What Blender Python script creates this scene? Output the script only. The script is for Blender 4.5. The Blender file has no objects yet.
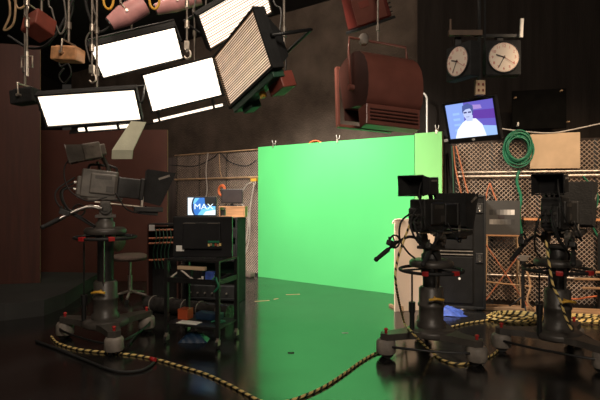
import bpy, math, random
import numpy as np
from mathutils import Matrix, Vector, Euler

R = math.radians
random.seed(7)
COL = bpy.context.scene.collection
F, HZ, CX, CH = 500.0, 196.0, 300.0, 1.52      # focal (px), horizon row, centre column, camera height


def at(px, py, Y):
    return Vector(((px - CX) / F * Y, Y, CH - (py - HZ) / F * Y))


def onfloor(px, py, z=0.0):
    Y = (CH - z) * F / (py - HZ)
    return Vector(((px - CX) / F * Y, Y, z))


# ------------------------------------------------------------------ materials
def mat(name, col, rough=0.6, metal=0.0, var=0.25, scale=8.0, bump=0.1, bscale=60.0, emit=None, estr=0.0, spec=0.5, stretch=None):
    m = bpy.data.materials.new(name)
    m.use_nodes = True
    nt = m.node_tree
    b = nt.nodes['Principled BSDF']
    tc = nt.nodes.new('ShaderNodeTexCoord')
    mp = nt.nodes.new('ShaderNodeMapping')
    nt.links.new(tc.outputs['Object'], mp.inputs['Vector'])
    if stretch:
        mp.inputs['Scale'].default_value = stretch
    no = nt.nodes.new('ShaderNodeTexNoise')
    no.inputs['Scale'].default_value = scale
    no.inputs['Detail'].default_value = 4
    nt.links.new(mp.outputs[0], no.inputs['Vector'])
    cr = nt.nodes.new('ShaderNodeValToRGB')
    c0 = [max(0, c * (1 - var)) for c in col]
    c1 = [min(1, c * (1 + var)) for c in col]
    cr.color_ramp.elements[0].position = .3
    cr.color_ramp.elements[1].position = .7
    cr.color_ramp.elements[0].color = (*c0, 1)
    cr.color_ramp.elements[1].color = (*c1, 1)
    nt.links.new(no.outputs['Fac'], cr.inputs['Fac'])
    nt.links.new(cr.outputs['Color'], b.inputs['Base Color'])
    b.inputs['Roughness'].default_value = rough
    b.inputs['Metallic'].default_value = metal
    b.inputs['Specular IOR Level'].default_value = spec
    if bump:
        n2 = nt.nodes.new('ShaderNodeTexNoise')
        n2.inputs['Scale'].default_value = bscale
        n2.inputs['Detail'].default_value = 3
        nt.links.new(mp.outputs[0], n2.inputs['Vector'])
        bp = nt.nodes.new('ShaderNodeBump')
        bp.inputs['Strength'].default_value = bump
        bp.inputs['Distance'].default_value = .02
        nt.links.new(n2.outputs['Fac'], bp.inputs['Height'])
        nt.links.new(bp.outputs['Normal'], b.inputs['Normal'])
    if emit:
        b.inputs['Emission Color'].default_value = (*emit, 1)
        b.inputs['Emission Strength'].default_value = estr
    return m


def floor_mat():
    m = mat('studio_floor_paint', (.012, .0115, .011), .2, var=.35, scale=1.5, bump=.02, bscale=14)
    nt = m.node_tree
    b = nt.nodes['Principled BSDF']
    b.inputs['IOR'].default_value = 2.1
    tc = nt.nodes['Texture Coordinate']
    n = nt.nodes.new('ShaderNodeTexNoise')
    n.inputs['Scale'].default_value = 2.2
    n.inputs['Detail'].default_value = 6
    nt.links.new(tc.outputs['Object'], n.inputs['Vector'])
    r = nt.nodes.new('ShaderNodeMapRange')
    r.inputs['From Min'].default_value = .3
    r.inputs['From Max'].default_value = .7
    r.inputs['To Min'].default_value = .13
    r.inputs['To Max'].default_value = .22
    nt.links.new(n.outputs['Fac'], r.inputs['Value'])
    nt.links.new(r.outputs['Result'], b.inputs['Roughness'])
    return m


M = {}
M['floor'] = floor_mat()
M['backwall'] = mat('sprayed_acoustic_wall', (.092, .070, .055), .95, var=.3, scale=2.2, bump=.9, bscale=28, spec=.1)
M['blackwall'] = mat('black_drape_wall', (.021, .017, .0145), .95, var=.2, scale=2.0, bump=.5, bscale=20, stretch=(6, 6, .4), spec=.1)
M['ceiling'] = mat('black_ceiling', (.012, .011, .01), .95)
M['green'] = mat('chroma_green_paint', (.105, .60, .185), .75, var=.03, scale=1.2, bump=.03, spec=.2)
M['palegreen'] = mat('pale_green_face', (.24, .60, .20), .8, var=.04, scale=2, bump=.03, spec=.2)  # paler and yellower than the main screen green
M['timber'] = mat('flat_timber', (.36, .22, .12), .7, var=.3, scale=6, stretch=(1, 1, .1))
M['brownflat'] = mat('red_brown_flat', (.072, .020, .012), .7, var=.12, scale=3, bump=.05)
M['brownwood'] = mat('brown_wood_flat', (.052, .014, .008), .6, var=.25, scale=5, bump=.05, stretch=(3, 3, .25))
M['riser'] = mat('grey_riser', (.024, .024, .023), .75, var=.25, scale=3)
M['black'] = mat('black_metal', (.012, .012, .012), .42, var=.3, scale=10, bump=.05)
M['blackmatt'] = mat('black_cloth', (.010, .010, .010), .85, var=.4, scale=10, bump=.3)
M['plastic'] = mat('black_plastic', (.016, .016, .017), .35, var=.2, bump=.06, bscale=200)
M['rollskin'] = mat('shiny_black_wrap', (.035, .033, .031), .22, var=.4, scale=14, bump=.35, bscale=18)
M['rubber'] = mat('black_rubber', (.012, .012, .012), .7, var=.3)
M['body'] = mat('lit_grey_camera', (.125, .112, .098), .42, var=.25, scale=14, bump=.08)  # light from the panels above put into the camera grey
M['bodydark'] = mat('dark_camera_paint', (.022, .021, .020), .45, var=.3, scale=14, bump=.08)
M['pedestal'] = mat('pedestal_grey_paint', (.062, .055, .048), .42, var=.25, scale=9, bump=.06)
M['guard'] = mat('worn_grey_guard', (.20, .175, .15), .55, var=.3, scale=14, bump=.1)
M['chrome'] = mat('brushed_steel', (.55, .52, .48), .28, metal=1, var=.15, bump=.03)
M['steel'] = mat('galvanised_steel', (.62, .55, .47), .42, metal=.9, var=.3, scale=20)
M['tanmetal'] = mat('tan_painted_tube', (.42, .27, .15), .5, var=.3, scale=12)
M['red'] = mat('red_plastic', (.42, .02, .02), .4, var=.15)
M['yellow'] = mat('yellow_paint', (.75, .42, .05), .45, var=.15)
M['white'] = mat('white_paint', (.8, .76, .7), .5, var=.08)
M['paper'] = mat('white_paper', (.75, .74, .70), .8, var=.05)
M['cream'] = mat('cream_board', (.84, .66, .50), .75, var=.06, scale=3, bump=.04)
M['beige'] = mat('beige_board', (.58, .42, .27), .8, var=.10, scale=5, bump=.04)
M['maroon'] = mat('maroon_enamel', (.17, .060, .045), .32, var=.15, scale=5, bump=.04)
M['redbox'] = mat('deep_red_enamel', (.085, .013, .009), .42, var=.2, scale=5, bump=.04)
M['deepblack'] = mat('deep_black_felt', (.0035, .0033, .003), .95, spec=.05)
M['maroondark'] = mat('dark_maroon_enamel', (.045, .015, .011), .45, var=.2, scale=5, bump=.04)
M['redbrown'] = mat('red_brown_enamel', (.20, .045, .03), .5, var=.2)
M['pink'] = mat('lit_red_enamel', (.70, .33, .33), .5, var=.2)  # lit-up look of the red lamps put into the colour
M['orange'] = mat('orange_jacket', (.75, .17, .05), .5, var=.15)
M['orangebox'] = mat('orange_plastic', (.42, .075, .025), .5, var=.15)
M['copper'] = mat('copper_orange_jacket', (.50, .17, .08), .5, var=.25)
M['greencable'] = mat('green_jacket', (.015, .17, .085), .45, var=.25)
M['greendark'] = mat('dark_green_enamel', (.02, .07, .04), .5, var=.25)
M['blue'] = mat('blue_cloth', (.06, .12, .50), .55, var=.35, scale=20, bump=.3)
M['bluebin'] = mat('blue_plastic', (.012, .035, .075), .4, var=.25)
M['wood'] = mat('plain_wood', (.48, .24, .11), .6, var=.3, scale=7, stretch=(.4, 4, 4))
M['plank'] = mat('pale_plank', (.46, .27, .14), .75, var=.35, scale=6, stretch=(.4, 4, 4))
M['chairfabric'] = mat('grey_brown_fabric', (.16, .115, .095), .9, var=.2, scale=30, bump=.3)
M['greychart'] = mat('grey_card', (.05, .047, .043), .7, var=.08)
M['paleflag'] = mat('pale_painted_metal', (.50, .50, .38), .6, var=.12, scale=6)
M['cablegrey'] = mat('pale_cable', (.5, .45, .4), .5, var=.15)
M['stripe_y'] = mat('yellow_jacket', (.86, .64, .24), .5, var=.12)
M['dial'] = mat('clock_dial', (.82, .70, .58), .6, var=.03)
M['ink'] = mat('dark_ink', (.03, .02, .02), .6)
M['redink'] = mat('red_ink', (.50, .06, .05), .6)
M['dusty'] = mat('dusty_mesh_wire', (.62, .48, .37), .5, metal=.3, var=.3, scale=4)
M['fencewall'] = mat('brown_lower_wall', (.055, .038, .030), .9, var=.35, scale=3, bump=.4)
M['leftclad'] = mat('grey_brown_cladding', (.115, .088, .080), .85, var=.3, scale=2.5, bump=.3, stretch=(4, 4, .3))
M['brownsteel'] = mat('brown_steel', (.10, .062, .04), .6, var=.3)
M['pole'] = mat('dull_steel_pole', (.23, .20, .17), .5, metal=.6, var=.3, scale=20)
M['case'] = mat('black_case_laminate', (.007, .0068, .0065), .6, var=.3, spec=.25)
M['litwood'] = mat('orange_lit_wood', (.62, .27, .11), .5, var=.25, scale=7, stretch=(.4, 4, 4))  # lit copy of the plain wood, orange light put into the colour
M['tape'] = mat('worn_tape', (.34, .26, .12), .7, var=.3)


def emis(name, col, s, wave=0.0):
    m = mat(name, (.02, .02, .02), .4, bump=0, emit=col, estr=s)
    if wave:
        nt = m.node_tree
        b = nt.nodes['Principled BSDF']
        tc = nt.nodes['Texture Coordinate']
        w = nt.nodes.new('ShaderNodeTexWave')
        w.bands_direction = 'Y'
        w.inputs['Scale'].default_value = 4.5
        w.inputs['Distortion'].default_value = 0
        nt.links.new(tc.outputs['Object'], w.inputs['Vector'])
        r = nt.nodes.new('ShaderNodeMapRange')
        r.inputs['To Min'].default_value = s * (1 - wave)
        r.inputs['To Max'].default_value = s
        nt.links.new(w.outputs['Fac'], r.inputs['Value'])
        nt.links.new(r.outputs['Result'], b.inputs['Emission Strength'])
    return m


WARM = (1.0, .84, .66)
M['tube_bright'] = emis('lit_fluorescent_tubes', WARM, 3.2, .5)
M['tube_mid'] = emis('lit_tubes_behind_louver', (1.0, .82, .66), 2.4, .4)
M['tube_dim'] = emis('dim_tubes_behind_louver', (1.0, .74, .54), 1.25, .25)


# ------------------------------------------------------------------ mesh builder
def smooth_path(pts, k=6, closed=False):
    pts = [Vector(p) for p in pts]
    n = len(pts)
    out = []
    rng = range(n) if closed else range(n - 1)
    for i in rng:
        if closed:
            a, b, c, d = (pts[(i + j - 1) % n] for j in range(4))
        else:
            b, c = pts[i], pts[i + 1]
            a = pts[i - 1] if i else b * 2 - c
            d = pts[i + 2] if i + 2 < n else c * 2 - b
        for s in range(k):
            t = s / k
            out.append(.5 * ((2 * b) + (c - a) * t + (2 * a - 5 * b + 4 * c - d) * t * t + (3 * b - a - 3 * c + d) * t ** 3))
    if not closed:
        out.append(pts[-1])
    return out


def resample(pts, step):
    out = [pts[0].copy()]
    acc = 0.0
    for a, b in zip(pts[:-1], pts[1:]):
        L = (b - a).length
        pos = step - acc
        while pos <= L and L > 1e-9:
            out.append(a.lerp(b, pos / L))
            pos += step
        acc = (acc + L) % step
    return out


class MB:
    def __init__(s, X=None):
        s.v, s.f, s.m, s.s = [], [], [], []
        s.X = X or Matrix()

    def add(s, vs, fs, m=0, sm=False):
        o = len(s.v)
        s.v += [s.X @ Vector(v) for v in vs]
        for q in fs:
            s.f.append([o + i for i in q])
            s.m.append(m)
            s.s.append(sm)
        return s

    def box(s, c, size, rot=None, m=0, taper=None):
        hx, hy, hz = (d / 2 for d in size)
        T = Matrix.Translation(c)
        if rot is not None:
            T = T @ (rot.to_4x4() if isinstance(rot, Matrix) else Euler(rot).to_matrix().to_4x4())
        tx, ty = taper or (1, 1)
        vs = []
        for z in (-hz, hz):
            a, b = (tx, ty) if z > 0 else (1, 1)
            vs += [(-hx * a, -hy * b, z), (hx * a, -hy * b, z), (hx * a, hy * b, z), (-hx * a, hy * b, z)]
        return s.add([T @ Vector(v) for v in vs],
                     [(0, 3, 2, 1), (4, 5, 6, 7), (0, 1, 5, 4), (1, 2, 6, 5), (2, 3, 7, 6), (3, 0, 4, 7)], m)

    def cyl(s, p0, p1, r0, r1=None, n=18, m=0, caps=True):
        p0, p1 = Vector(p0), Vector(p1)
        r1 = r0 if r1 is None else r1
        q = (p1 - p0).to_track_quat('Z', 'Y').to_matrix()
        vs = []
        for p, r in ((p0, r0), (p1, r1)):
            vs += [p + q @ Vector((r * math.cos(2 * math.pi * i / n), r * math.sin(2 * math.pi * i / n), 0)) for i in range(n)]
        s.add(vs, [(i, (i + 1) % n, n + (i + 1) % n, n + i) for i in range(n)], m, True)
        if caps:
            s.add(vs[:n], [tuple(range(n - 1, -1, -1))], m)
            s.add(vs[n:], [tuple(range(n))], m)
        return s

    def tube(s, pts, r, n=8, m=0, closed=False, stripe=0):
        pts = [Vector(p) for p in pts]
        N = len(pts)
        vs = []
        up = None
        for i, p in enumerate(pts):
            if closed:
                t = pts[(i + 1) % N] - pts[i - 1]
            else:
                t = pts[min(i + 1, N - 1)] - pts[max(i - 1, 0)]
            t = t.normalized() if t.length > 1e-9 else Vector((1, 0, 0))
            if up is None:
                up = Vector((0, 0, 1)) if abs(t.z) < .9 else Vector((1, 0, 0))
            up = (up - t * up.dot(t))
            up = up.normalized() if up.length > 1e-6 else t.orthogonal().normalized()
            w = t.cross(up)
            vs += [p + up * (r * math.cos(2 * math.pi * k / n)) + w * (r * math.sin(2 * math.pi * k / n)) for k in range(n)]
        rng = N if closed else N - 1
        o = len(s.v)
        s.v += [s.X @ v for v in vs]
        for i in range(rng):
            j = (i + 1) % N
            for k in range(n):
                s.f.append([o + i * n + k, o + i * n + (k + 1) % n, o + j * n + (k + 1) % n, o + j * n + k])
                s.m.append(m if not stripe else (1 if (i + k) % 8 < 3 else 0))
                s.s.append(True)
        if not closed:
            for b, rev in ((0, True), ((N - 1) * n, False)):
                idx = [o + b + k for k in range(n)]
                s.f.append(idx[::-1] if rev else idx)
                s.m.append(m)
                s.s.append(False)
        return s

    def torus(s, c, Rr, r, axis=(0, 0, 1), n=36, k=8, m=0):
        q = Vector(axis).to_track_quat('Z', 'Y').to_matrix()
        c = Vector(c)
        return s.tube([c + q @ Vector((Rr * math.cos(2 * math.pi * i / n), Rr * math.sin(2 * math.pi * i / n), 0)) for i in range(n)], r, k, m, True)

    def lathe(s, prof, c=(0, 0, 0), n=28, m=0):
        c = Vector(c)
        vs = []
        for r, z in prof:
            vs += [c + Vector((r * math.cos(2 * math.pi * i / n), r * math.sin(2 * math.pi * i / n), z)) for i in range(n)]
        fs = []
        for j in range(len(prof) - 1):
            fs += [(j * n + i, j * n + (i + 1) % n, (j + 1) * n + (i + 1) % n, (j + 1) * n + i) for i in range(n)]
        s.add(vs, fs, m, True)
        L = len(prof) - 1
        s.add(vs[:n], [tuple(range(n - 1, -1, -1))], m)
        s.add(vs[L * n:], [tuple(range(n))], m)
        return s

    def prism(s, poly, d0, d1, fr, m=0, sm=False):
        """poly of 2-D points, extruded from d0 to d1; fr(a, b, d) -> 3-D."""
        n = len(poly)
        vs = [fr(a, b, d0) for a, b in poly] + [fr(a, b, d1) for a, b in poly]
        s.add(vs, [(i, (i + 1) % n, n + (i + 1) % n, n + i) for i in range(n)], m, sm)
        s.add(vs, [tuple(range(n - 1, -1, -1)), tuple(range(n, 2 * n))], m)
        return s

    def ball(s, c, r, n=14, m=0):
        c = Vector(c)
        rx, ry, rz = (r, r, r) if not hasattr(r, '__len__') else r
        k = n // 2
        vs = []
        for j in range(k + 1):
            ph = math.pi * j / k
            vs += [c + Vector((rx * math.sin(ph) * math.cos(2 * math.pi * i / n), ry * math.sin(ph) * math.sin(2 * math.pi * i / n), -rz * math.cos(ph))) for i in range(n)]
        return s.add(vs, [(j * n + i, j * n + (i + 1) % n, (j + 1) * n + (i + 1) % n, (j + 1) * n + i) for j in range(k) for i in range(n)], m, True)

    def build(s, name, mats, parent=None, bevel=0.0, label=None):
        me = bpy.data.meshes.new(name)
        me.from_pydata([tuple(v) for v in s.v], [], s.f)
        for mm in (mats if isinstance(mats, (list, tuple)) else [mats]):
            me.materials.append(M[mm] if isinstance(mm, str) else mm)
        me.polygons.foreach_set('material_index', s.m)
        me.polygons.foreach_set('use_smooth', s.s)
        me.update()
        o = bpy.data.objects.new(name, me)
        COL.objects.link(o)
        if parent:
            o.parent = parent
        if bevel:
            b = o.modifiers.new('bevel', 'BEVEL')
            b.width = bevel
            b.segments = 2
            b.limit_method = 'ANGLE'
            b.angle_limit = R(50)
        if label:
            o['label'] = label
        return o


def tag(o, label, cat, group=None, kind=None):
    o['label'] = label
    o['category'] = cat
    if group:
        o['group'] = group
    if kind:
        o['kind'] = kind
    return o


def thing(name, label, cat, loc=(0, 0, 0), rz=0.0, group=None, mw=None):
    o = bpy.data.objects.new(name, None)
    o.empty_display_size = .1
    COL.objects.link(o)
    if mw is not None:
        o.location, o.rotation_euler = mw.to_translation(), mw.to_euler()
    else:
        o.location = loc
        o.rotation_euler = (0, 0, rz)
    return tag(o, label, cat, group)


def struct(mb, name, m, bevel=0):
    o = mb.build(name, m, None, bevel)
    o['kind'] = 'structure'
    return o


def text_into(mb, body, size, X, m=0, ext=.001):
    cu = bpy.data.curves.new('t', 'FONT')
    cu.body = body
    cu.size = size
    cu.align_x = 'CENTER'
    cu.align_y = 'CENTER'
    cu.extrude = ext
    ob = bpy.data.objects.new('t', cu)
    COL.objects.link(ob)
    dg = bpy.context.evaluated_depsgraph_get()
    me = bpy.data.meshes.new_from_object(ob.evaluated_get(dg))
    mb.add([X @ v.co for v in me.vertices], [tuple(p.vertices) for p in me.polygons], m)
    bpy.data.objects.remove(ob)
    bpy.data.curves.remove(cu)
    bpy.data.meshes.remove(me)


def fit_rect(corners, w, h, depth, n_hint, wr=.8, wh=8.0, wd=2.0):
    """Pose of a real w x h rectangle seen at four picture corners (TL, TR, BR, BL); n_hint is the way it faces."""
    n = Vector(n_hint).normalized()
    tl, tr, br, bl = [np.array(c, float) for c in corners]
    e = (tr - tl + br - bl)
    x = Vector((e[0], 0, -e[1])).normalized()
    x = (x - n * x.dot(n)).normalized()
    y = n.cross(x)
    R0 = Matrix((x, y, n)).transposed()
    loc = np.array([(-w / 2, h / 2, 0), (w / 2, h / 2, 0), (w / 2, -h / 2, 0), (-w / 2, -h / 2, 0)])
    tgt = np.array([tl, tr, br, bl])
    c = tgt.mean(0)

    def pose(p):
        rv = Vector(p[3:6])
        Q = Matrix.Rotation(rv.length, 3, rv.normalized()) if rv.length > 1e-9 else Matrix.Identity(3)
        Y = depth * math.exp(p[2])
        return Q @ R0, at(c[0] + p[0] * 50, c[1] + p[1] * 50, Y)

    def res(p):
        Q, T = pose(p)
        out = []
        for l, t in zip(loc, tgt):
            q = Q @ Vector((l[0], l[1] * math.exp(p[6]), 0)) + T
            out += [CX + F * q.x / q.y - t[0], HZ - F * (q.z - CH) / q.y - t[1]]
        return np.array(out + [wr * p[3], wr * p[4], wr * p[5], wh * p[6], wd * p[2]])

    p = np.zeros(7)
    for _ in range(150):
        r = res(p)
        J = np.array([(res(p + 1e-5 * np.eye(7)[i]) - r) / 1e-5 for i in range(7)]).T
        p = p - .4 * np.linalg.lstsq(J, r, rcond=None)[0]
    Q, T = pose(p)
    return Matrix.Translation(T) @ Q.to_4x4(), h * math.exp(p[6])


# ------------------------------------------------------------------ setting
CEIL = 5.2
struct(MB().box((-.5, 6.5, -.05), (15, 20, .1)), 'floor', 'floor')
struct(MB().box((-.5, 6.5, CEIL + .05), (15, 20, .1)), 'ceiling', 'ceiling')
U = Vector((2.52, -1.9, 0)).normalized()          # direction of the green screen line, to the right
NRM = Vector((-U.y, U.x, 0)) * -1                 # towards the camera
if NRM.y > 0:
    NRM = -NRM
A0 = Vector((-.79, 9.42, 0))                      # left foot of the screen
ANG = math.atan2(U.y, U.x)


def online(px, off=0.0):
    """Foot of the line at picture column px, off metres behind the screen."""
    k = (px - CX) / F
    o = A0 - NRM * off
    t = (k * o.y - o.x) / (U.x - k * U.y)
    return o + U * t


def wall_seg(a, b, h, th, z0=0.0):
    """Slab from a to b standing on z0, its front face on the a-b line, thickness going away from the camera."""
    d = (b - a)
    n = Vector((d.y, -d.x, 0)).normalized()
    if n.y < 0:
        n = -n
    c = (a + b) / 2 + n * th / 2
    return MB().box((c.x, c.y, z0 + h / 2), (d.length, th, h), (0, 0, math.atan2(d.y, d.x)))


bw0 = A0 - NRM * .8 - U * 8.2
bw1 = A0 - NRM * .8 + U * 3.85
struct(wall_seg(bw0, bw1, CEIL, .12), 'wall_back', 'backwall')
rw0, rw1 = Vector((1.86, 7.92, 0)), Vector((6.6, 6.55, 0))
struct(wall_seg(rw0, rw1, CEIL, .12), 'wall_right', 'blackwall')
struct(MB().box((-7.9, 6.5, CEIL / 2), (.12, 20, CEIL)), 'wall_left', 'blackwall')
struct(MB().box((-.5, -3.4, CEIL / 2), (15, .12, CEIL)), 'wall_front', 'blackwall')
struct(wall_seg(Vector((2.02, 7.86, 0)), Vector((6.0, 6.71, 0)), 2.36, .02), 'wall_lower_right', 'fencewall')

lw0, lw1 = online(150, .3), online(262, .3)
struct(wall_seg(lw0, lw1, 2.40, .02), 'wall_lower_back', 'leftclad')
# riser at the left
poly = [(-6.6, 4.9), (-4.6, 5.75), (-3.6, 6.1), (-3.25, 6.35), (-3.2, 6.8), (-3.45, 8.6), (-6.6, 8.9)]
r = struct(MB().prism(poly, 0, .2, lambda a, b, d: (a, b, d)), 'trim_1', 'riser', .015)


def flat(name, label, a, b, h, m, z0=0.0, th=.05):
    t = thing(name, label, 'scenery flat', (a + b) / 2 + Vector((0, 0, z0)))
    t.rotation_euler = (0, 0, math.atan2((b - a).y, (b - a).x))
    L = (b - a).length
    MB().box((0, .006, h / 2), (L, .012, h)).build('panel', m, t, .003)
    fr = MB()
    for x in (-L / 2 + .03, 0, L / 2 - .03):
        fr.box((x, .034, h / 2), (.05, .044, h))
    for z in (.03, h / 2, h - .03):
        fr.box((0, .034, z), (L - .01, .043, .05))
    fr.build('timber_frame', 'timber', t)
    return t


flat('scenery_flat', 'tall dark brown wooden flat at the far left standing on the grey riser', Vector((-5.5, 7.2, 0)), Vector((-3.95, 7.6, 0)), 3.6, 'brownwood', .2)
flat('scenery_flat', 'red brown flat behind the left studio camera, shorter than its neighbour', Vector((-5.2, 8.98, 0)), Vector((-2.36, 8.9, 0)), 2.7, 'brownflat')

# green screen and its pale end panel
ps0, ps1, ps2 = online(258), online(414.5), online(442)
flat('green_screen', 'large bright chroma green screen standing across the middle of the studio', ps0, ps1 - U * .003, 2.44, 'green')
flat('green_flat', 'narrow pale yellow-green flat continuing the green screen at its right end', ps1 + U * .003, ps2, 2.46, 'palegreen')
for px, w in ((274, 'left'), (338, 'middle'), (437, 'right')):
    p = online(px, .02)
    z = 2.44 if px < 420 else 2.46
    c = thing('spring_clamp', {'left': 'small steel clamp on the top edge of the green screen near its left end',
                               'middle': 'small steel clamp on the top edge of the green screen left of the maroon softlight',
                               'right': 'small steel clamp on the top edge of the pale green flat'}[w], 'clamp', (p.x, p.y, z), ANG, 'clamps on the screen top')
    MB().box((0, -.028, 0), (.03, .006, .06)).box((0, .034, 0), (.03, .006, .06)).box((0, .003, .03), (.03, .068, .008)).build('jaw', 'steel', c)
    MB().tube([(0, -.02, .03), (-.01, -.03, .07), (-.015, -.03, .1)], .006).tube([(0, .02, .03), (.01, .03, .07), (.015, .03, .1)], .006).build('handle', 'white', c)
# orange cable coil showing over the screen
p = online(315, .1)
o = MB()
for i in range(3):
    o.torus((0, i * .018, 0), .2 - .006 * i, .012)
o = MB(Matrix.Translation((p.x, p.y, 2.28)) @ Matrix.Rotation(ANG, 4, 'Z'))
for i in range(3):
    o.torus((0, i * .022, 0), .21 - .008 * i, .013, (0, 1, 0))
tag(o.build('cable_coil', 'orange'), 'orange cable coil peeping over the top edge of the green screen', 'cable')


# ------------------------------------------------------------------ fences
def chain_mesh(L, z0, z1, pitch, r):
    mb = MB()
    H = z1 - z0

    def strip(a, b):
        a, b = Vector(a), Vector(b)
        d = (b - a).normalized()
        w = d.cross(Vector((0, 1, 0))) * r
        y = Vector((0, r, 0))
        mb.add([a + w, a + y, a - w, a - y, b + w, b + y, b - w, b - y], [(0, 1, 5, 4), (1, 2, 6, 5), (2, 3, 7, 6), (3, 0, 4, 7)])
    k = -H
    while k < L:
        for sgn in (1, -1):
            x0, x1, a0, a1 = k, k + H, z0, z1
            if x0 < 0:
                a0 = z0 - x0
                x0 = 0
            if x1 > L:
                a1 = z1 - (x1 - L)
                x1 = L
            if a1 > a0 + .01:
                y = .0035 * sgn
                if sgn == 1:
                    strip((x0, y, a0), (x1, y, a1))
                else:
                    strip((x0, y, z0 + z1 - a0), (x1, y, z0 + z1 - a1))
        k += pitch
    return mb


def fence(label, a, b, h, rails, posts, group, pitch=.075, r=.0035, rail_m='steel'):
    d = b - a
    t = thing('wire_mesh_fence', label, 'fence', a, math.atan2(d.y, d.x), group)
    L = d.length
    chain_mesh(L, .04, h - .02, pitch, r).build('wire_mesh', 'dusty', t)
    for x in posts:
        MB().box((x * L, .02, h / 2), (.04, .04, h)).build('post', 'black', t, .004)
    for z, rr in rails:
        MB().cyl((0, -.03, z), (L, -.03, z), rr, n=12).build('rail', rail_m, t)
    return t


fl0, fl1 = online(176, .12), online(262, .12)
fence('brown wire mesh fence standing left of the green screen behind the monitors', fl0, fl1, 2.42, [(1.88, .02), (2.41, .014)], (0.005, .30, .62, .995), 'mesh fences', .052, .0024, 'tanmetal')
fr0, fr1 = Vector((2.27, 7.28, 0)), Vector((4.75, 6.56, 0))
fence('long wire mesh fence at the right wall carrying the steel pipe', fr0, fr1, 2.3, [(1.80, .022), (1.86, .016), (.40, .016)], (.005, .19, .42, .70, .99), 'mesh fences', .062, .0042, 'steel')
FA = math.atan2((fr1 - fr0).y, (fr1 - fr0).x)


def onfence(px, off=.06):
    n = Vector((-math.sin(FA), math.cos(FA), 0)) * -1
    o = fr0 + n * off
    u = (fr1 - fr0).normalized()
    k = (px - CX) / F
    t = (k * o.y - o.x) / (u.x - k * u.y)
    return o + u * t


def zat(py, Y):
    return CH - (py - HZ) / F * Y


def fp(px, py, off=.06):
    q = onfence(px, off)
    return Vector((q.x, q.y, zat(py, q.y)))


def lp(px, py, off=0.0):
    q = online(px, off)
    return Vector((q.x, q.y, zat(py, q.y)))


# dark strip put in for the shade of the gap between screen and fence
p = at(447.5, 200, 7.42)
t = thing('dark_gap_strip', 'dark upright strip for the shaded gap between the pale green flat and the right mesh fence', 'post', (p.x, p.y, 0))
MB().box((0, 0, 1.25), (.11, .06, 2.5)).build('upright', 'blackmatt', t, .005)
MB().box((0, 0, .01), (.14, .12, .02)).build('foot_plate', 'black', t, .003)

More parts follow.
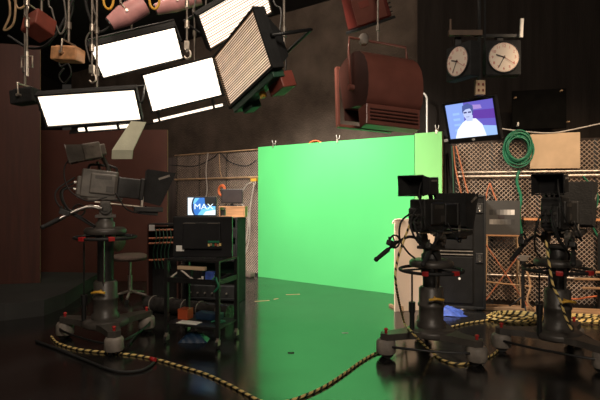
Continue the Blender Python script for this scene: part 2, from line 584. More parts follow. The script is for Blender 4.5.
# ------------------------------------------------------------------ studio cameras
def studio_camera(label, loc, head, H, wheels, tilt=0.0, vf_tilt=0.0, bodym='bodydark', scale=1.0, hood_top=.365, vf_up=0.0, vfm=None, hood_w=.17):
    t = thing('studio_camera', label, 'camera', (*loc, 0), head, 'studio pedestal cameras')
    t.scale = (scale,) * 3
    wl = [R(a) - head for a in wheels]
    # base with three arms
    b = MB().lathe([(.02, .165), (.2, .165), (.23, .18), (.23, .225), (.19, .25), (.02, .25)])
    for a in wl:
        X = Matrix.Rotation(a, 4, 'Z')
        bb = MB(X)
        bb.prism([(.1, -.15), (.3, -.085), (.52, -.06), (.56, 0), (.52, .06), (.3, .085), (.1, .15)], .172, .232, lambda p, q, d: (p, q, d))
        b.v, o = b.v, len(b.v)
        b.v += bb.v
        b.f += [[i + o for i in f] for f in bb.f]
        b.m += bb.m
        b.s += bb.s
    base = b.build('base', 'pedestal', t, .012)
    for a in wl:
        u = Vector((math.cos(a), math.sin(a), 0))
        c = u * .5
        g = MB().lathe([(.085, .045), (.092, .06), (.09, .15), (.075, .172), (.03, .175)], c).build('wheel_guard', 'guard', t)
        w = MB()
        v = Vector((-u.y, u.x, 0))
        for s in (-1, 1):
            w.cyl(c + v * (.035 * s - .014) + Vector((0, 0, .06)), c + v * (.035 * s + .014) + Vector((0, 0, .06)), .06, n=20)
        w.build('wheel', 'rubber', g)
        MB().cyl(c + Vector((0, 0, .23)), c + Vector((0, 0, .26)), .013).ball(c + Vector((0, 0, .265)), (.020, .020, .014)).build('brake_knob', 'red', t)
    # cable guard hoop under the arms
    hoop = [u for u in (Vector((math.cos(a + d) * rr, math.sin(a + d) * rr, .12)) for a in wl for d, rr in ((-.25, .47), (.25, .47)))]
    MB().tube(smooth_path(sorted(hoop, key=lambda q: math.atan2(q.y, q.x)), 6, True), .012, closed=True).build('cable_guard', 'black', t)
    # column
    MB().lathe([(.14, .25), (.14, .29), (.118, .31), (.118, .44), (.128, .45), (.128, .47), (.118, .48), (.118, .62), (.10, .64)]).build('column', 'pedestal', t)
    MB().lathe([(.08, .63), (.08, H - .13), (.1, H - .12), (.1, H - .06)]).build('telescopic_column', 'bodydark', t)
    va = -math.pi / 2 - head
    f = Vector((math.cos(va), math.sin(va), 0))
    sd = Vector((-f.y, f.x, 0))
    MB().cyl(f * .105 + sd * .02 + Vector((0, 0, .6)), f * .105 + sd * .02 + Vector((0, 0, H - .06)), .012, n=10).build('guide_rod', 'chrome', t)
    z = Vector((0, 0, .555))
    MB().cyl(f * .12 + z, f * .19 + z, .010, n=10).tube([f * .19 - sd * .07 + z - Vector((0, 0, .012)), f * .195 + z, f * .19 + sd * .07 + z - Vector((0, 0, .012))], .013).build('column_lock', 'yellow', t)
    st = sd * -.2 + f * .06
    MB().cyl(st + Vector((0, 0, .2)), st + Vector((0, 0, .40)), .024, n=12).cyl(st + Vector((0, 0, .40)), st + Vector((0, 0, .5)), .032, n=12).cyl(st + Vector((0, 0, .5)), st + Vector((0, 0, H - .1)), .009, n=8).build('side_strut', 'black', t)
    # steering ring
    rg = MB().torus((0, 0, H - .10), .30, .016, n=44)
    for k in range(3):
        a = k * 2.094 + .4
        rg.cyl((math.cos(a) * .09, math.sin(a) * .09, H - .09), (math.cos(a) * .3, math.sin(a) * .3, H - .10), .010, n=8)
    ring = rg.build('steering_ring', 'rubber', t)
    for a in (va - .42, va + .55):
        c = Vector((math.cos(a), math.sin(a), 0)) * .305 + Vector((0, 0, H - .098))
        MB().box(c, (.05, .06, .042), (0, 0, a)).build('ring_marker', 'red', ring, .006)
    MB().lathe([(.1, H - .075), (.2, H - .065), (.21, H - .055), (.21, H - .02), (.19, H), (.05, H)]).build('platform', 'pedestal', t)
    # pan and tilt head
    hd = MB().lathe([(.095, H), (.095, H + .05), (.075, H + .07), (.075, H + .11)])
    hd.box((0, 0, H + .12), (.2, .2, .03))
    for s in (-1, 1):
        hd.box((0, .088 * s, H + .2), (.13, .024, .16), taper=(.7, 1))
    hd.box((0, 0, H + .30), (.34, .17, .025))
    head_o = hd.build('pan_head', bodym, t, .005)
    for s in (-1, 1):
        MB().cyl((0, .07 * s, H + .2), (0, .135 * s, H + .2), .062, .055, n=22).cyl((0, .135 * s, H + .2), (0, .150 * s, H + .2), .026, n=14).build('tilt_drum', 'pedestal', head_o)
    # everything that tilts
    X = Matrix.Translation((0, 0, H + .28)) @ Matrix.Rotation(-tilt, 4, 'Y')
    bd = MB(X)
    bd.box((-.075, 0, .165), (.35, .17, .29))
    bd.box((-.04, -.095, .17), (.25, .03, .21))
    bd.box((-.04, .095, .17), (.25, .03, .21))
    bd.box((-.265, 0, .13), (.05, .15, .2))
    bd.box((-.06, 0, .02), (.44, .12, .04))
    body = bd.build('camera_body', bodym, t, .014)
    MB(X).tube(smooth_path([(-.2, 0, .31), (-.18, 0, .355), (-.05, 0, .365), (.06, 0, .355), (.08, 0, .31)], 5), .013).build('carrying_handle', 'black', body)
    cn = MB(X)
    for k in range(6):
        MB(X).cyl((-.29, -.045 + .045 * (k % 3), .09 + .07 * (k // 3)), (-.315, -.045 + .045 * (k % 3), .09 + .07 * (k // 3)), .014, n=10).build('connector', 'chrome', body)
    for s in (-1, 1):
        MB(X).box((-.04, .1115 * s, .235), (.16, .004, .035)).build('side_plate', 'pedestal', body)
        MB(X).box((.03, .1115 * s, .12), (.07, .004, .06)).build('side_plate', 'pedestal', body)
    ln = MB(X)
    ln.box((.215, 0, .155), (.23, .21, .21)).box((.345, 0, .155), (.05, .24, .23))
    lens = ln.build('lens', 'bodydark', t, .012)
    MB(X).cyl((.365, 0, .155), (.372, 0, .155), .085, n=24).build('lens_glass', 'plastic', lens)
    # prompter
    pr = MB(X)
    prof = [(.372, hood_top + .005), (.665, hood_top), (.54, .0), (.372, .03)]
    pr.prism(prof, -hood_w, hood_w, lambda a, c, d: (a, d, c))
    hood = pr.build('prompter_hood', 'blackmatt', t, .008)
    n = Vector((.34, 0, -.145)).normalized()
    g = MB(X)
    g.prism([(.551, .03), (.657, hood_top - .02), (.661, hood_top - .022), (.555, .028)], -hood_w + .015, hood_w - .015, lambda a, c, d: (a, d, c))
    g.build('prompter_glass', 'plastic', hood)
    for s in (-1, 1):
        MB(X).box((.55, (hood_w + .002) * s, .305), (.12, .004, .022), (0, R(-25), 0)).build('name_strip', 'guard', hood, label='pale strip on the black hood')
    pm = MB(X)
    pm.box((.43, 0, -.045), (.29, .3, .05), (0, R(-4), 0)).box((.43, 0, -.085), (.2, .22, .04))
    mon = pm.build('prompter_monitor', 'bodydark', t, .006)
    rl = MB(X)
    for s in (-1, 1):
        rl.cyl((-.1, .06 * s, -.02), (.5, .06 * s, -.03), .010, n=10)
        rl.box((.36, .11 * s, .02), (.02, .012, .12))
    rl.build('support_rail', 'steel', t)
    # viewfinder on its arm
    ar = MB(X)
    ar.tube(smooth_path([(.0, 0, .29), (-.01, 0, .34), (-.03, 0, .38), (-.1, 0, .42 + vf_up)], 5), .022)
    ar.tube(smooth_path([(-.08, .07, .30), (-.1, .08, .34), (-.13, .07, .40)], 5), .012)
    ar.build('viewfinder_arm', 'pedestal', t)
    V = X @ Matrix.Translation((-.13 - vf_up * .8, 0, .435 + vf_up)) @ Matrix.Rotation(-vf_tilt, 4, 'Y')
    vf = MB(V)
    vf.box((.0, 0, 0), (.17, .22, .165)).box((.1, 0, .0), (.06, .14, .11))
    vo = vf.build('viewfinder', vfm or bodym, t, .01)
    hh = MB(V)
    a = [(-.085, y, z) for y, z in ((-.108, -.08), (.108, -.08), (.108, .08), (-.108, .08))]
    c = [(-.235, y, z) for y, z in ((-.135, -.085), (.135, -.085), (.135, .10), (-.135, .10))]
    for k in range(4):
        j = (k + 1) % 4
        p0, p1, p2, p3 = map(Vector, (a[k], a[j], c[j], c[k]))
        if k == 0:
            p2, p3 = p1.lerp(p2, .5), p0.lerp(p3, .5)
        nn = (p1 - p0).cross(p3 - p0).normalized() * .006
        hh.add([p0, p1, p2, p3, p0 + nn, p1 + nn, p2 + nn, p3 + nn], [(0, 1, 2, 3), (7, 6, 5, 4), (0, 4, 5, 1), (1, 5, 6, 2), (2, 6, 7, 3), (3, 7, 4, 0)])
    hh.tube([Vector(q) for q in c], .006, closed=True)
    hh.build('viewfinder_hood', 'blackmatt' if bodym == 'bodydark' else 'body', vo)
    MB(V).box((-.087, 0, 0), (.004, .18, .13)).build('viewfinder_screen', 'plastic', vo)
    for c, q in (((0, -.112, .05), (.10, .004, .018)), ((0, .112, .05), (.10, .004, .018)), ((0, 0, .084), (.1, .06, .004)), ((-.087, 0, .0), (.004, .18, .13))):
        if q[1] != .18:
            MB(V).box(c, q).build('label_plate', 'guard', vo)
    # pan bars with grips
    for s in (-1, 1):
        pts = [(-.02, .14 * s, H + .2), (-.16, .16 * s, H + .22), (-.32, .2 * s, H + .16), (-.52, .24 * s, H + .05)]
        bar = MB().tube(smooth_path(pts, 6), .016 if bodym == 'body' else .014).build('pan_bar', 'chrome' if bodym != 'bodydark' else 'black', t)
        e0, e1 = Vector(pts[2]).lerp(Vector(pts[3]), .45), Vector(pts[3]) + (Vector(pts[3]) - Vector(pts[2])) * .18
        gr = MB().cyl(e0, e1, .023, .02, n=14)
        gr.ball(e1, .024)
        gr.build('grip', 'rubber', bar)
        q = Vector(pts[2]).lerp(Vector(pts[3]), .25)
        zc = MB().box(q + Vector((0, 0, .035)), (.1, .05, .05), (0, R(20), 0))
        zc.cyl(q + Vector((-.03, 0, .05)), q + Vector((-.03, 0, .1)), .012, n=10)
        zc.build('zoom_control', 'bodydark', bar, .006)
        if s == 1:
            q = Vector(pts[1]).lerp(Vector(pts[2]), .7)
            fw = MB().torus(q + Vector((0, .05, 0)), .062, .009, (.25, 1, 0), n=26)
            fw.cyl(q, q + Vector((0, .05, 0)), .012, n=10)
            for k in range(3):
                aa = k * 2.094
                fw.cyl(q + Vector((0, .05, 0)), q + Vector((.06 * math.cos(aa), .05, .06 * math.sin(aa))), .006, n=8)
            fw.build('focus_wheel', 'rubber', bar)
    # cables
    cb = MB()
    for k, s in enumerate((-1, 1, -1)):
        cb.tube(smooth_path([(-.29, .03 * s, H + .42 + .05 * k), (-.40 - .03 * k, .06 * s, H + .38), (-.36 - .03 * k, .10 * s, H + .22), (-.2, .14 * s, H + .08), (-.1, .12 * s, H + .01)], 6), .009)
    cb.tube(smooth_path([(-.26, -.06, H + .78), (-.38, -.1, H + .62), (-.34, -.14, H + .4), (-.16, -.17, H + .28), (.02, -.14, H + .32)], 6), .007)
    cb.tube(smooth_path([(.1, -.12, H + .36), (.2, -.16, H + .2), (.32, -.14, H + .16), (.4, -.1, H + .22)], 6), .009)
    cb.build('camera_cable', 'rubber', t)
    return t


LC = (-2.03, 5.22)
MC = (1.28, 4.88)
RC = (2.46, 4.78)
studio_camera('lit-grey studio camera on a tall pedestal under the lit light bank at the left', LC, R(20), 1.19, (165, -60, 52), R(-6), R(18), 'body', vf_up=.06, vfm='guard')  # body and viewfinder tones carry the light falling from above
studio_camera('black studio camera on a pedestal in front of the cream board and black case', MC, R(45), .90, (-160, -52, 85), 0, R(2))
studio_camera('black studio camera on a pedestal at the right edge before the mesh fence', RC, R(50), .92, (165, -72, 45), 0, R(4), hood_top=.46, hood_w=.23)


# ------------------------------------------------------------------ light panels
def hang_pole(t, mw, frm, r=.010, m='pole', name='hanger_pole'):
    """vertical pole from the local point frm up to the ceiling"""
    inv = mw.inverted()
    a = mw @ Vector(frm)
    b = Vector((a.x, a.y, CEIL))
    q = MB()
    q.cyl(inv @ a, inv @ b, r, n=10)
    for k in (.12, .5):
        c = Vector((a.x, a.y, a.z + k))
        q.cyl(inv @ c, inv @ (c + Vector((0, 0, .06))), r * 2.0, n=10)
    return q.build(name, m, t)


def light_panel(label, mw, w, h, lamp, louver=0, strips=(), housing='blackmatt', extra=None, deep=.13):
    t = thing('softlight_panel', label, 'studio light', mw=mw, group='fluorescent softlight panels')
    hs = MB()
    hs.box((0, 0, -.035), (w + .03, h + .03, .06)).box((0, 0, -.065 - deep / 2), (w - .02, h - .02, deep), (math.pi, 0, 0), taper=(.75, .5))
    hs.build('housing', housing, t, .006)
    fr = MB()
    for s in (-1, 1):
        fr.box((0, s * (h / 2 + .006), .004), (w + .036, .018, .03)).box((s * (w / 2 + .006), 0, .004), (.018, h + .03, .03))
    fr.build('frame', housing, t, .003)
    MB().box((0, 0, -.001), (w, h, .008)).build('diffuser', lamp, t)
    if louver:
        lv = MB()
        for i in range(louver):
            y = -h / 2 + h * (i + .5) / louver
            lv.box((0, y, .012), (w, .003, .010))
        for i in range(2):
            lv.box((-w / 2 + w * i, 0, .012), (.003, h, .014))
        lv.build('louver', 'tanmetal', t)
    for x0, x1, dy in strips:
        # slim emissive strip on dark clips under the panel
        y = -h / 2 - dy
        hs2 = MB().box(((x0 + x1) / 2, y - .018, -.03), (x1 - x0 + .16, .012, .05)).box(((x0 + x1) / 2, y + .022, -.04), (x1 - x0 + .10, .008, .03)).build('strip_holder', 'black', t, .002)
        MB().box(((x0 + x1) / 2, y + .004, -.02), (x1 - x0, .024, .02)).build('emissive_strip', 'tube_bright', hs2)
        for x in (x0 + .07, x1 - .09):
            MB().box((x, y + .03, -.02), (.022, .10, .03)).build('clip', 'black', hs2)
    # yoke
    yk = MB()
    a = w / 2 + .03
    yk.tube([(-a, 0, -.03), (-a, .02, -.2 - deep), (a, .02, -.2 - deep), (a, 0, -.03)], .012)
    yk.build('yoke', 'black', t)
    hang_pole(t, mw, (0, .02, -.2 - deep))
    return t


NH = (.15, -.65, -.75)
W_, H_ = .78, .40
m1, h1 = fit_rect([(90, 46), (174, 27.5), (183, 57), (103, 78)], W_, H_, 4.2, NH)
m2, h2 = fit_rect([(39, 97), (133, 88.5), (143, 120), (46, 125)], W_, H_, 4.0, NH)
m3, h3 = fit_rect([(143, 76), (213, 57), (222, 95), (153, 111)], W_, H_, 4.6, NH)
m4, h4 = fit_rect([(199, 15), (262, -22), (272, 12), (209, 49)], W_, H_, 4.6, (.1, -.7, -.6))
m5, h5 = fit_rect([(217, 60), (254, 8), (275, 68), (230, 104)], .62, .44, 4.6, (-.45, -.8, -.35), 3.0, 4.0, 8.0)
light_panel('upper left lit softlight panel of the bank, above the one over the camera', m1, W_, h1, 'tube_bright')
p2 = light_panel('lowest lit softlight panel, leftmost of the bank, right above the left camera', m2, W_, h2, 'tube_bright', strips=((-.16, .27, .07),))
light_panel('lit softlight panel in the middle of the bank with a bright strip below', m3, W_, h3, 'tube_bright', strips=((-.42, .36, .10),))
light_panel('lit softlight panel cut by the top of the picture, partly behind a louvered one', m4, W_, h4, 'tube_mid', louver=14)
p5 = light_panel('louvered dim amber softlight panel turned on its corner, rightmost of the bank', m5, .62, h5, 'tube_dim', louver=24)
for nm, m in (('m1', m1), ('m2', m2), ('m3', m3), ('m4', m4), ('m5', m5)):
    print(nm, h1, h2, h3, h4, h5, [round(c, 2) for c in m.translation], [round(c, 2) for c in m.to_3x3().col[2]])
# red ballast and green bracket on the amber panel
yb = -h5 / 2
MB().box((.20, yb - .07, -.09), (.16, .10, .10)).build('ballast_box', 'redbrown', p5, .006)
MB().box((.0, yb - .035, -.03), (.58, .045, .08)).box((-.16, yb - .06, -.06), (.12, .07, .08)).build('bracket', 'greendark', p5, .004)
MB().box((.06, yb - .06, -.03), (.035, .07, .03)).build('safety_tag', 'yellow', p5)
# folded pale barn door hanging from the right end of the low panel
inv = m2.inverted()
Yb = m2.translation.y - .05
q = [at(131, 121, Yb), at(146, 122, Yb), at(133, 150, Yb - .12), at(112, 150, Yb - .12)]
d = MB(inv)
nv = (q[1] - q[0]).cross(q[3] - q[0]).normalized() * .01
d.add([*q, *[v + nv for v in q]], [(0, 1, 2, 3), (7, 6, 5, 4), (0, 4, 5, 1), (1, 5, 6, 2), (2, 6, 7, 3), (3, 7, 4, 0)])
fl = [q[3], q[2], at(132, 159, Yb - .10), at(111.5, 159, Yb - .10)]
d.add([*fl, *[v + Vector((0, .01, 0)) for v in fl]], [(0, 1, 2, 3), (7, 6, 5, 4), (0, 4, 5, 1), (1, 5, 6, 2), (2, 6, 7, 3), (3, 7, 4, 0)])
d.build('hanging_flap', 'paleflag', p2, label='pale folded metal flap hanging from the right end')


# ------------------------------------------------------------------ maroon softlights
def maroon_softlight(label, loc, yaw, tilt, roll, sc=1.0):
    mw = Matrix.Translation(loc) @ Matrix.Rotation(yaw, 4, 'Z') @ Matrix.Rotation(roll, 4, 'Y') @ Matrix.Rotation(tilt, 4, 'X')
    t = thing('maroon_softlight', label, 'studio light', mw=mw, group='maroon softlights')
    w = .295
    # profile in (forward = +y, up = z)
    arc = [(a * sc, b * sc) for a, b in ((.30, .27), (.16, .315), (.05, .32), (-.05, .305), (-.14, .265), (-.21, .20), (-.255, .115), (-.27, .02), (-.265, -.08), (-.24, -.165), (-.205, -.215), (.20, -.12))]
    hs = MB()
    n = len(arc)
    fr = lambda a, b, d: Vector((d, a, b))
    hs.add([fr(a, b, -w) for a, b in arc] + [fr(a, b, w) for a, b in arc], [(i, i + 1, n + i + 1, n + i) for i in range(n - 1)], 0, True)
    hs.add([fr(a, b, -w) for a, b in arc], [tuple(range(n - 1, -1, -1))], 1)
    hs.add([fr(a, b, w) for a, b in arc], [tuple(range(n))], 1)
    hs.build('housing', ['maroon', 'maroondark'], t)
    lb = MB()
    lb.box((0, -.135 * sc, -.29 * sc), (2 * w - .01, .15 * sc, .17 * sc), (math.pi, 0, 0), taper=(1, .8))
    lo = lb.build('lamp_box', 'maroon', t, .008)
    rb = MB()
    for k in range(4):
        rb.box((0, -.212 * sc, (-.25 - .028 * k) * sc), (2 * w - .08, .014, .010))
    rb.build('vent_rib', 'maroondark', lo)
    fm = MB()
    for s in (-1, 1):
        fm.box((s * (w + .012), .30 * sc, .03 * sc), (.03, .05, .54 * sc)).box((0, .30 * sc, (.03 + s * .27) * sc), (2 * w + .05, .05, .03))
    fm.build('mouth_frame', 'maroon', t, .003)
    MB().box((0, .205 * sc, .03 * sc), (2 * w - .02, .01, .5 * sc)).build('diffuser', 'maroondark', t)
    yk = MB()
    yk.tube([(-w - .03, 0, 0), (-w - .04, 0, .33 * sc), (-w - .03, 0, .45 * sc), (w + .03, 0, .45 * sc), (w + .04, 0, .33 * sc), (w + .03, 0, 0)], .014)
    for s in (-1, 1):
        yk.cyl((s * (w - .005), 0, 0), (s * (w + .05), 0, 0), .03, n=12)
    yk.build('yoke', 'maroon', t)
    MB().lathe([(.03, -.05), (.05, -.02), (.05, .03), (.03, .06)], (-w * .55, 0, .45 * sc)).build('clamp', 'guard', t)
    hang_pole(t, mw, (-w * .0, 0, .45 * sc))
    return t


maroon_softlight('big maroon barrel-backed softlight hanging over the right part of the green screen', at(380, 91.5, 5.0), R(20), R(-10), R(3), 1.17)
# the boxy one above it
mw = Matrix.Translation(at(366, 10, 5.45)) @ Matrix.Rotation(R(12), 4, 'Z') @ Matrix.Rotation(R(-22), 4, 'Y') @ Matrix.Rotation(R(12), 4, 'X')
t = thing('maroon_softlight', 'dark red box-shaped softlight at the top edge above the big maroon one', 'studio light', mw=mw, group='maroon softlights')
MB().box((0, 0, .1), (.42, .3, .5), taper=(.9, .8)).build('housing', 'redbox', t, .02)
MB().box((-.03, -.151, .0), (.36, .012, .26)).build('access_panel', 'maroon', t, .004)
MB().box((-.08, -.158, .06), (.12, .006, .07)).build('label_plate', 'redbrown', t, .002)
vb = MB()
for k in range(9):
    vb.box((.222, 0, -.1 + .045 * k), (.03, .26, .014))
vb.build('vent_rib', 'black', t)
MB().box((0, 0, -.165), (.46, .34, .03)).build('mouth_frame', 'black', t, .004)
hang_pole(t, mw, (0, 0, .34))
# pipe linking down to the lower softlight is that lamp's own hanger

# ------------------------------------------------------------------ hanging clutter at the top left
def small_lamp(name, label, px, py, Y, m, yaw, tilt, L, r, group, taper=.8, box=False, roll=0):
    mw = Matrix.Translation(at(px, py, Y)) @ Matrix.Rotation(yaw, 4, 'Z') @ Matrix.Rotation(roll, 4, 'Y') @ Matrix.Rotation(tilt, 4, 'X')
    t = thing(name, label, 'studio light', mw=mw, group=group)
    if box:
        MB().box((0, 0, 0), (2 * r, L, 2 * r * taper)).box((0, 0, r * taper), (1.4 * r, L * .8, .03)).build('housing', m, t, .012)
    else:
        b = MB().cyl((0, -L / 2, 0), (0, L * .1, 0), r * taper, r * taper, 20).cyl((0, L * .1, 0), (0, L / 2, 0), r * taper, r, 20)
        b.box((0, -L * .15, -r * .8), (r * 1.1, L * .5, r * .7))
        b.build('housing', m, t, .006)
        MB().cyl((0, L / 2 - .002, 0), (0, L / 2 + .012, 0), r * .92, n=20).build('lens', 'plastic', t)
    yk = MB()
    a = r + .025
    yk.tube([(-a, 0, 0), (-a, 0, r * 1.5), (a, 0, r * 1.5), (a, 0, 0)], .009)
    for s in (-1, 1):
        yk.cyl((s * r * .8, 0, 0), (s * (a + .02), 0, 0), .014, n=10)
    yk.build('yoke', 'steel', t)
    hang_pole(t, mw, (0, 0, r * 1.5), .012)
    return t


G = 'small hanging lamps'
small_lamp('hanging_lamp', 'small dark red lamp hanging at the top left corner', 39, 26, 4.5, 'redbrown', R(60), R(-15), .2, .1, G, .85, True, R(20))
small_lamp('hanging_lamp', 'black box-bodied lamp hanging left of the lowest lit panel', 26, 97, 4.75, 'blackmatt', R(80), R(-6), .24, .075, G, .9, True)
small_lamp('hanging_lamp', 'tan box-bodied lamp hanging by a forked yoke left of the upper panel', 68, 55, 4.5, 'wood', R(82), R(4), .25, .075, G, .8, True)
small_lamp('hanging_lamp', 'lit-up pink lamp at the top, pointing down left above the upper panel', 127, 14, 4.6, 'pink', R(108), R(-36), .36, .062, G, 1.55)
small_lamp('hanging_lamp', 'long lit-up pink lamp at the top, right of its twin and nearly level', 178, 3, 5.1, 'pink', R(100), R(-20), .46, .055, G, 1.45)


def rod(label, px, y1, Y, square=None, hook=None, chain=False):
    a = at(px, y1, Y)
    t = thing('hanging_rod', label, 'hanger', a, 0, 'hanging rods and clamps')
    MB().cyl((0, 0, 0), (0, 0, CEIL - a.z), .009, n=8).build('rod', 'pole', t)
    c = MB()
    if square is not None:
        z = -.02
        s = square
        c.tube([(-s, 0, z - 2 * s), (s, 0, z - 2 * s), (s, 0, z), (-s, 0, z)], .008, closed=True)
        c.cyl((0, 0, -.14 - s), (0, 0, .02), .014, n=8)
    if hook is not None:
        c.tube(smooth_path([(0, 0, .03), (.03, 0, 0), (.03, 0, -.04), (0, 0, -.06), (-.025, 0, -.04)], 6), .009)
        c.box((0, 0, .06), (.04, .04, .07))
    c.build('clamp', 'steel', t)
    for k in range(2):
        MB().cyl((0, 0, .22 + k * .18), (0, 0, .28 + k * .18), .02, n=10).build('collar', 'steel', t)
    return t


rod('thin steel rod with a square clamp hanging at the far top left', 27, 54, 4.15, square=.045)
rod('thin steel rod ending in a hook just left of the upper lit panel', 92, 76, 4.45, hook=1)
rod('steel rod with a clamp hanging between the two upper lit panels', 187, 52, 4.5, hook=1)
# cables slung at the top left
cl = MB()
pts = [at(8, -10, 4.6), at(10, 14, 4.6), at(4, 30, 4.6), at(14, 22, 4.6), at(16, -10, 4.6)]
cl.tube(smooth_path(pts, 8), .01)
cl.tube(smooth_path([at(12, -8, 4.7), at(18, 8, 4.7), at(26, 3, 4.7), at(24, -12, 4.7)], 8), .01)
tag(cl.build('slung_cable', 'tanmetal'), 'tan cable looped over the grid at the very top left corner', 'cable')
for pts, lb in (([at(84, -12, 4.7), at(88, 12, 4.7), at(98, 32, 4.7), at(116, 20, 4.7), at(132, -12, 4.7)], 'black cable sagging left of the pink lamps at the top'),
                ([at(8, 36, 4.9), at(30, 48, 4.9), at(50, 42, 4.9), at(70, 8, 4.9), at(78, -20, 4.9)], 'black cable sagging below the small dark red lamp')):
    tag(MB().tube(smooth_path(pts, 8), .014).build('slung_cable', 'rubber'), lb, 'cable')
for k, (pts, lb) in enumerate((([(48, -14), (52, 10), (60, 34), (66, 20), (62, -14)], 'grey cord looped at the top between the dark red and tan lamps'),
                              ([(92, -14), (96, 20), (86, 40), (90, 62)], 'grey cord dropping beside the upper lit panel'),
                              ([(74, -14), (70, 20), (60, 50), (60, 66), (68, 64), (71, 74), (64, 83), (59, 76), (64, 68)], 'dark cable ending in a ring below the tan lamp'),
                              ([(196, -14), (193, 12), (202, 22), (206, 4), (204, -14)], 'grey cord looped at the top beside the second upper panel'),
                              ([(272, -14), (281, 10), (280, 36), (286, 60), (283, 84)], 'black cord dropping behind the amber panel'))):
    cp_ = [at(x, y, 4.85 + .05 * k) for x, y in pts]
    cp_ = [Vector((cp_[0].x, cp_[0].y, CEIL))] + cp_
    tag(MB().tube(smooth_path(cp_, 8), .009).build('slung_cable', 'rubber' if k in (2, 4) else 'body'), lb, 'cable', 'cords in the grid')
for px, lb in ((108, 'yellow strap looped at the top left of the pink lamps'), (154, 'yellow strap looped at the top between the two pink lamps')):
    pts = [at(px - 5, -14, 4.6), at(px - 4, 4, 4.6), at(px + 1, 9, 4.6), at(px + 5, 3, 4.6), at(px + 6, -14, 4.6)]
    tag(MB().tube(smooth_path(pts, 8), .012).build('safety_strap', 'yellow'), lb, 'strap', 'yellow straps in the grid')
# ------------------------------------------------------------------ clocks, bracket, TV
def clock(label, c, yaw, r):
    t = thing('wall_clock', label, 'clock', c, yaw, 'twin studio clocks')
    s = r * 2.35
    MB().box((0, .06, 0), (s, .12, s)).build('housing', 'blackmatt', t, .008)
    MB().cyl((0, 0, 0), (0, -.012, 0), r, n=48).build('dial', 'dial', t)
    MB().torus((0, -.01, 0), r + .004, .007, (0, 1, 0), n=48).build('rim', 'black', t)
    nm = MB()
    F2 = Matrix.Rotation(math.pi / 2, 4, 'X')
    for k in range(1, 13):
        a = R(90 - 30 * k)
        text_into(nm, str(k), r * .27, Matrix.Translation((r * .76 * math.cos(a), -.0135, r * .76 * math.sin(a))) @ F2, 0, .0005)
    for k in range(60):
        a = R(6 * k)
        nm.box((r * .94 * math.cos(a), -.0132, r * .94 * math.sin(a)), (r * .06, .001, r * (.02 if k % 5 else .035)), (0, -a, 0))
    nm.build('numerals', 'redink', t)

    def hand(deg, L, w, y, m, name, back=.15):
        a = R(90 - deg)
        d = Vector((math.cos(a), 0, math.sin(a)))
        c2 = d * (L * (1 - back) / 2)
        MB().box((c2.x, y, c2.z), (L * (1 + back), .002, w), (0, -a, 0)).build(name, m, t)
    hand(288, r * .55, r * .085, -.017, 'ink', 'hour_hand')
    hand(208, r * .80, r * .05, -.020, 'ink', 'minute_hand')
    hand(125, r * .85, r * .022, -.023, 'red', 'second_hand')
    MB().cyl((0, -.012, 0), (0, -.027, 0), r * .06, n=14).build('hub', 'ink', t)
    return t


YC = 4.95
cR = at(503.5, 57.5, YC)
clock('right clock of the pair, facing the camera, over the tilted television', cR, R(-3), .146)
cL = at(458, 61.5, YC + .05)
clock('left clock of the pair, turned sideways, over the tilted television', cL, R(-65), .146)
# bracket
c0 = at(480, 33, YC + .15)
t = thing('clock_bracket', 'brown steel bracket hanging from the ceiling and holding the two clocks', 'bracket', c0)
MB().box((-.15, 0, 0), (.34, .04, .055)).build('cross_bar', 'brownsteel', t, .003)
for dx, z0 in ((-.3, -.02), (0, -.02), (.05, -.02)):
    MB().cyl((dx, 0, z0 - (.10 if dx == .05 else 0)), (dx, 0, (CEIL - c0.z) if dx >= 0 else .14), .011, n=8).build('hanger_pole', 'blackmatt' if dx >= 0 else 'brownsteel', t)
MB().box((.41, -.03, .04), (.03, .02, .19), (0, R(3), 0)).build('white_strip', 'white', t, label='white upright strip beside the right clock')
MB().box((.2, .03, -.02), (.5, .03, .03)).box((-.2, .10, -.12), (.06, .06, .2)).box((.22, .08, -.10), (.06, .1, .16)).build('clock_arm', 'black', t)
MB().box((.0, .02, -.33), (.03, .03, .62)).build('drop_tube', 'blackmatt', t)
MB().box((-.005, -.005, -.56), (.10, .05, .15)).build('junction_box', 'beige', t, .006, label='small beige junction box between clocks and television')
for k in range(4):
    MB().box((-.025 + .045 * (k % 2), -.032, -.59 + .06 * (k // 2)), (.018, .006, .025)).build('socket', 'redbrown', t)

# television
mt, tvh = fit_rect([(443.5, 104), (494, 95), (502.5, 139.5), (448.5, 143.5)], .60, .46, 5.1, (-.30, -.93, -.15), 3.0, 60.0, 8.0)
print('tv', tvh, [round(c, 2) for c in mt.translation], [round(c, 2) for c in mt.to_3x3().col[2]])


def scr(name, pts):
    return pts


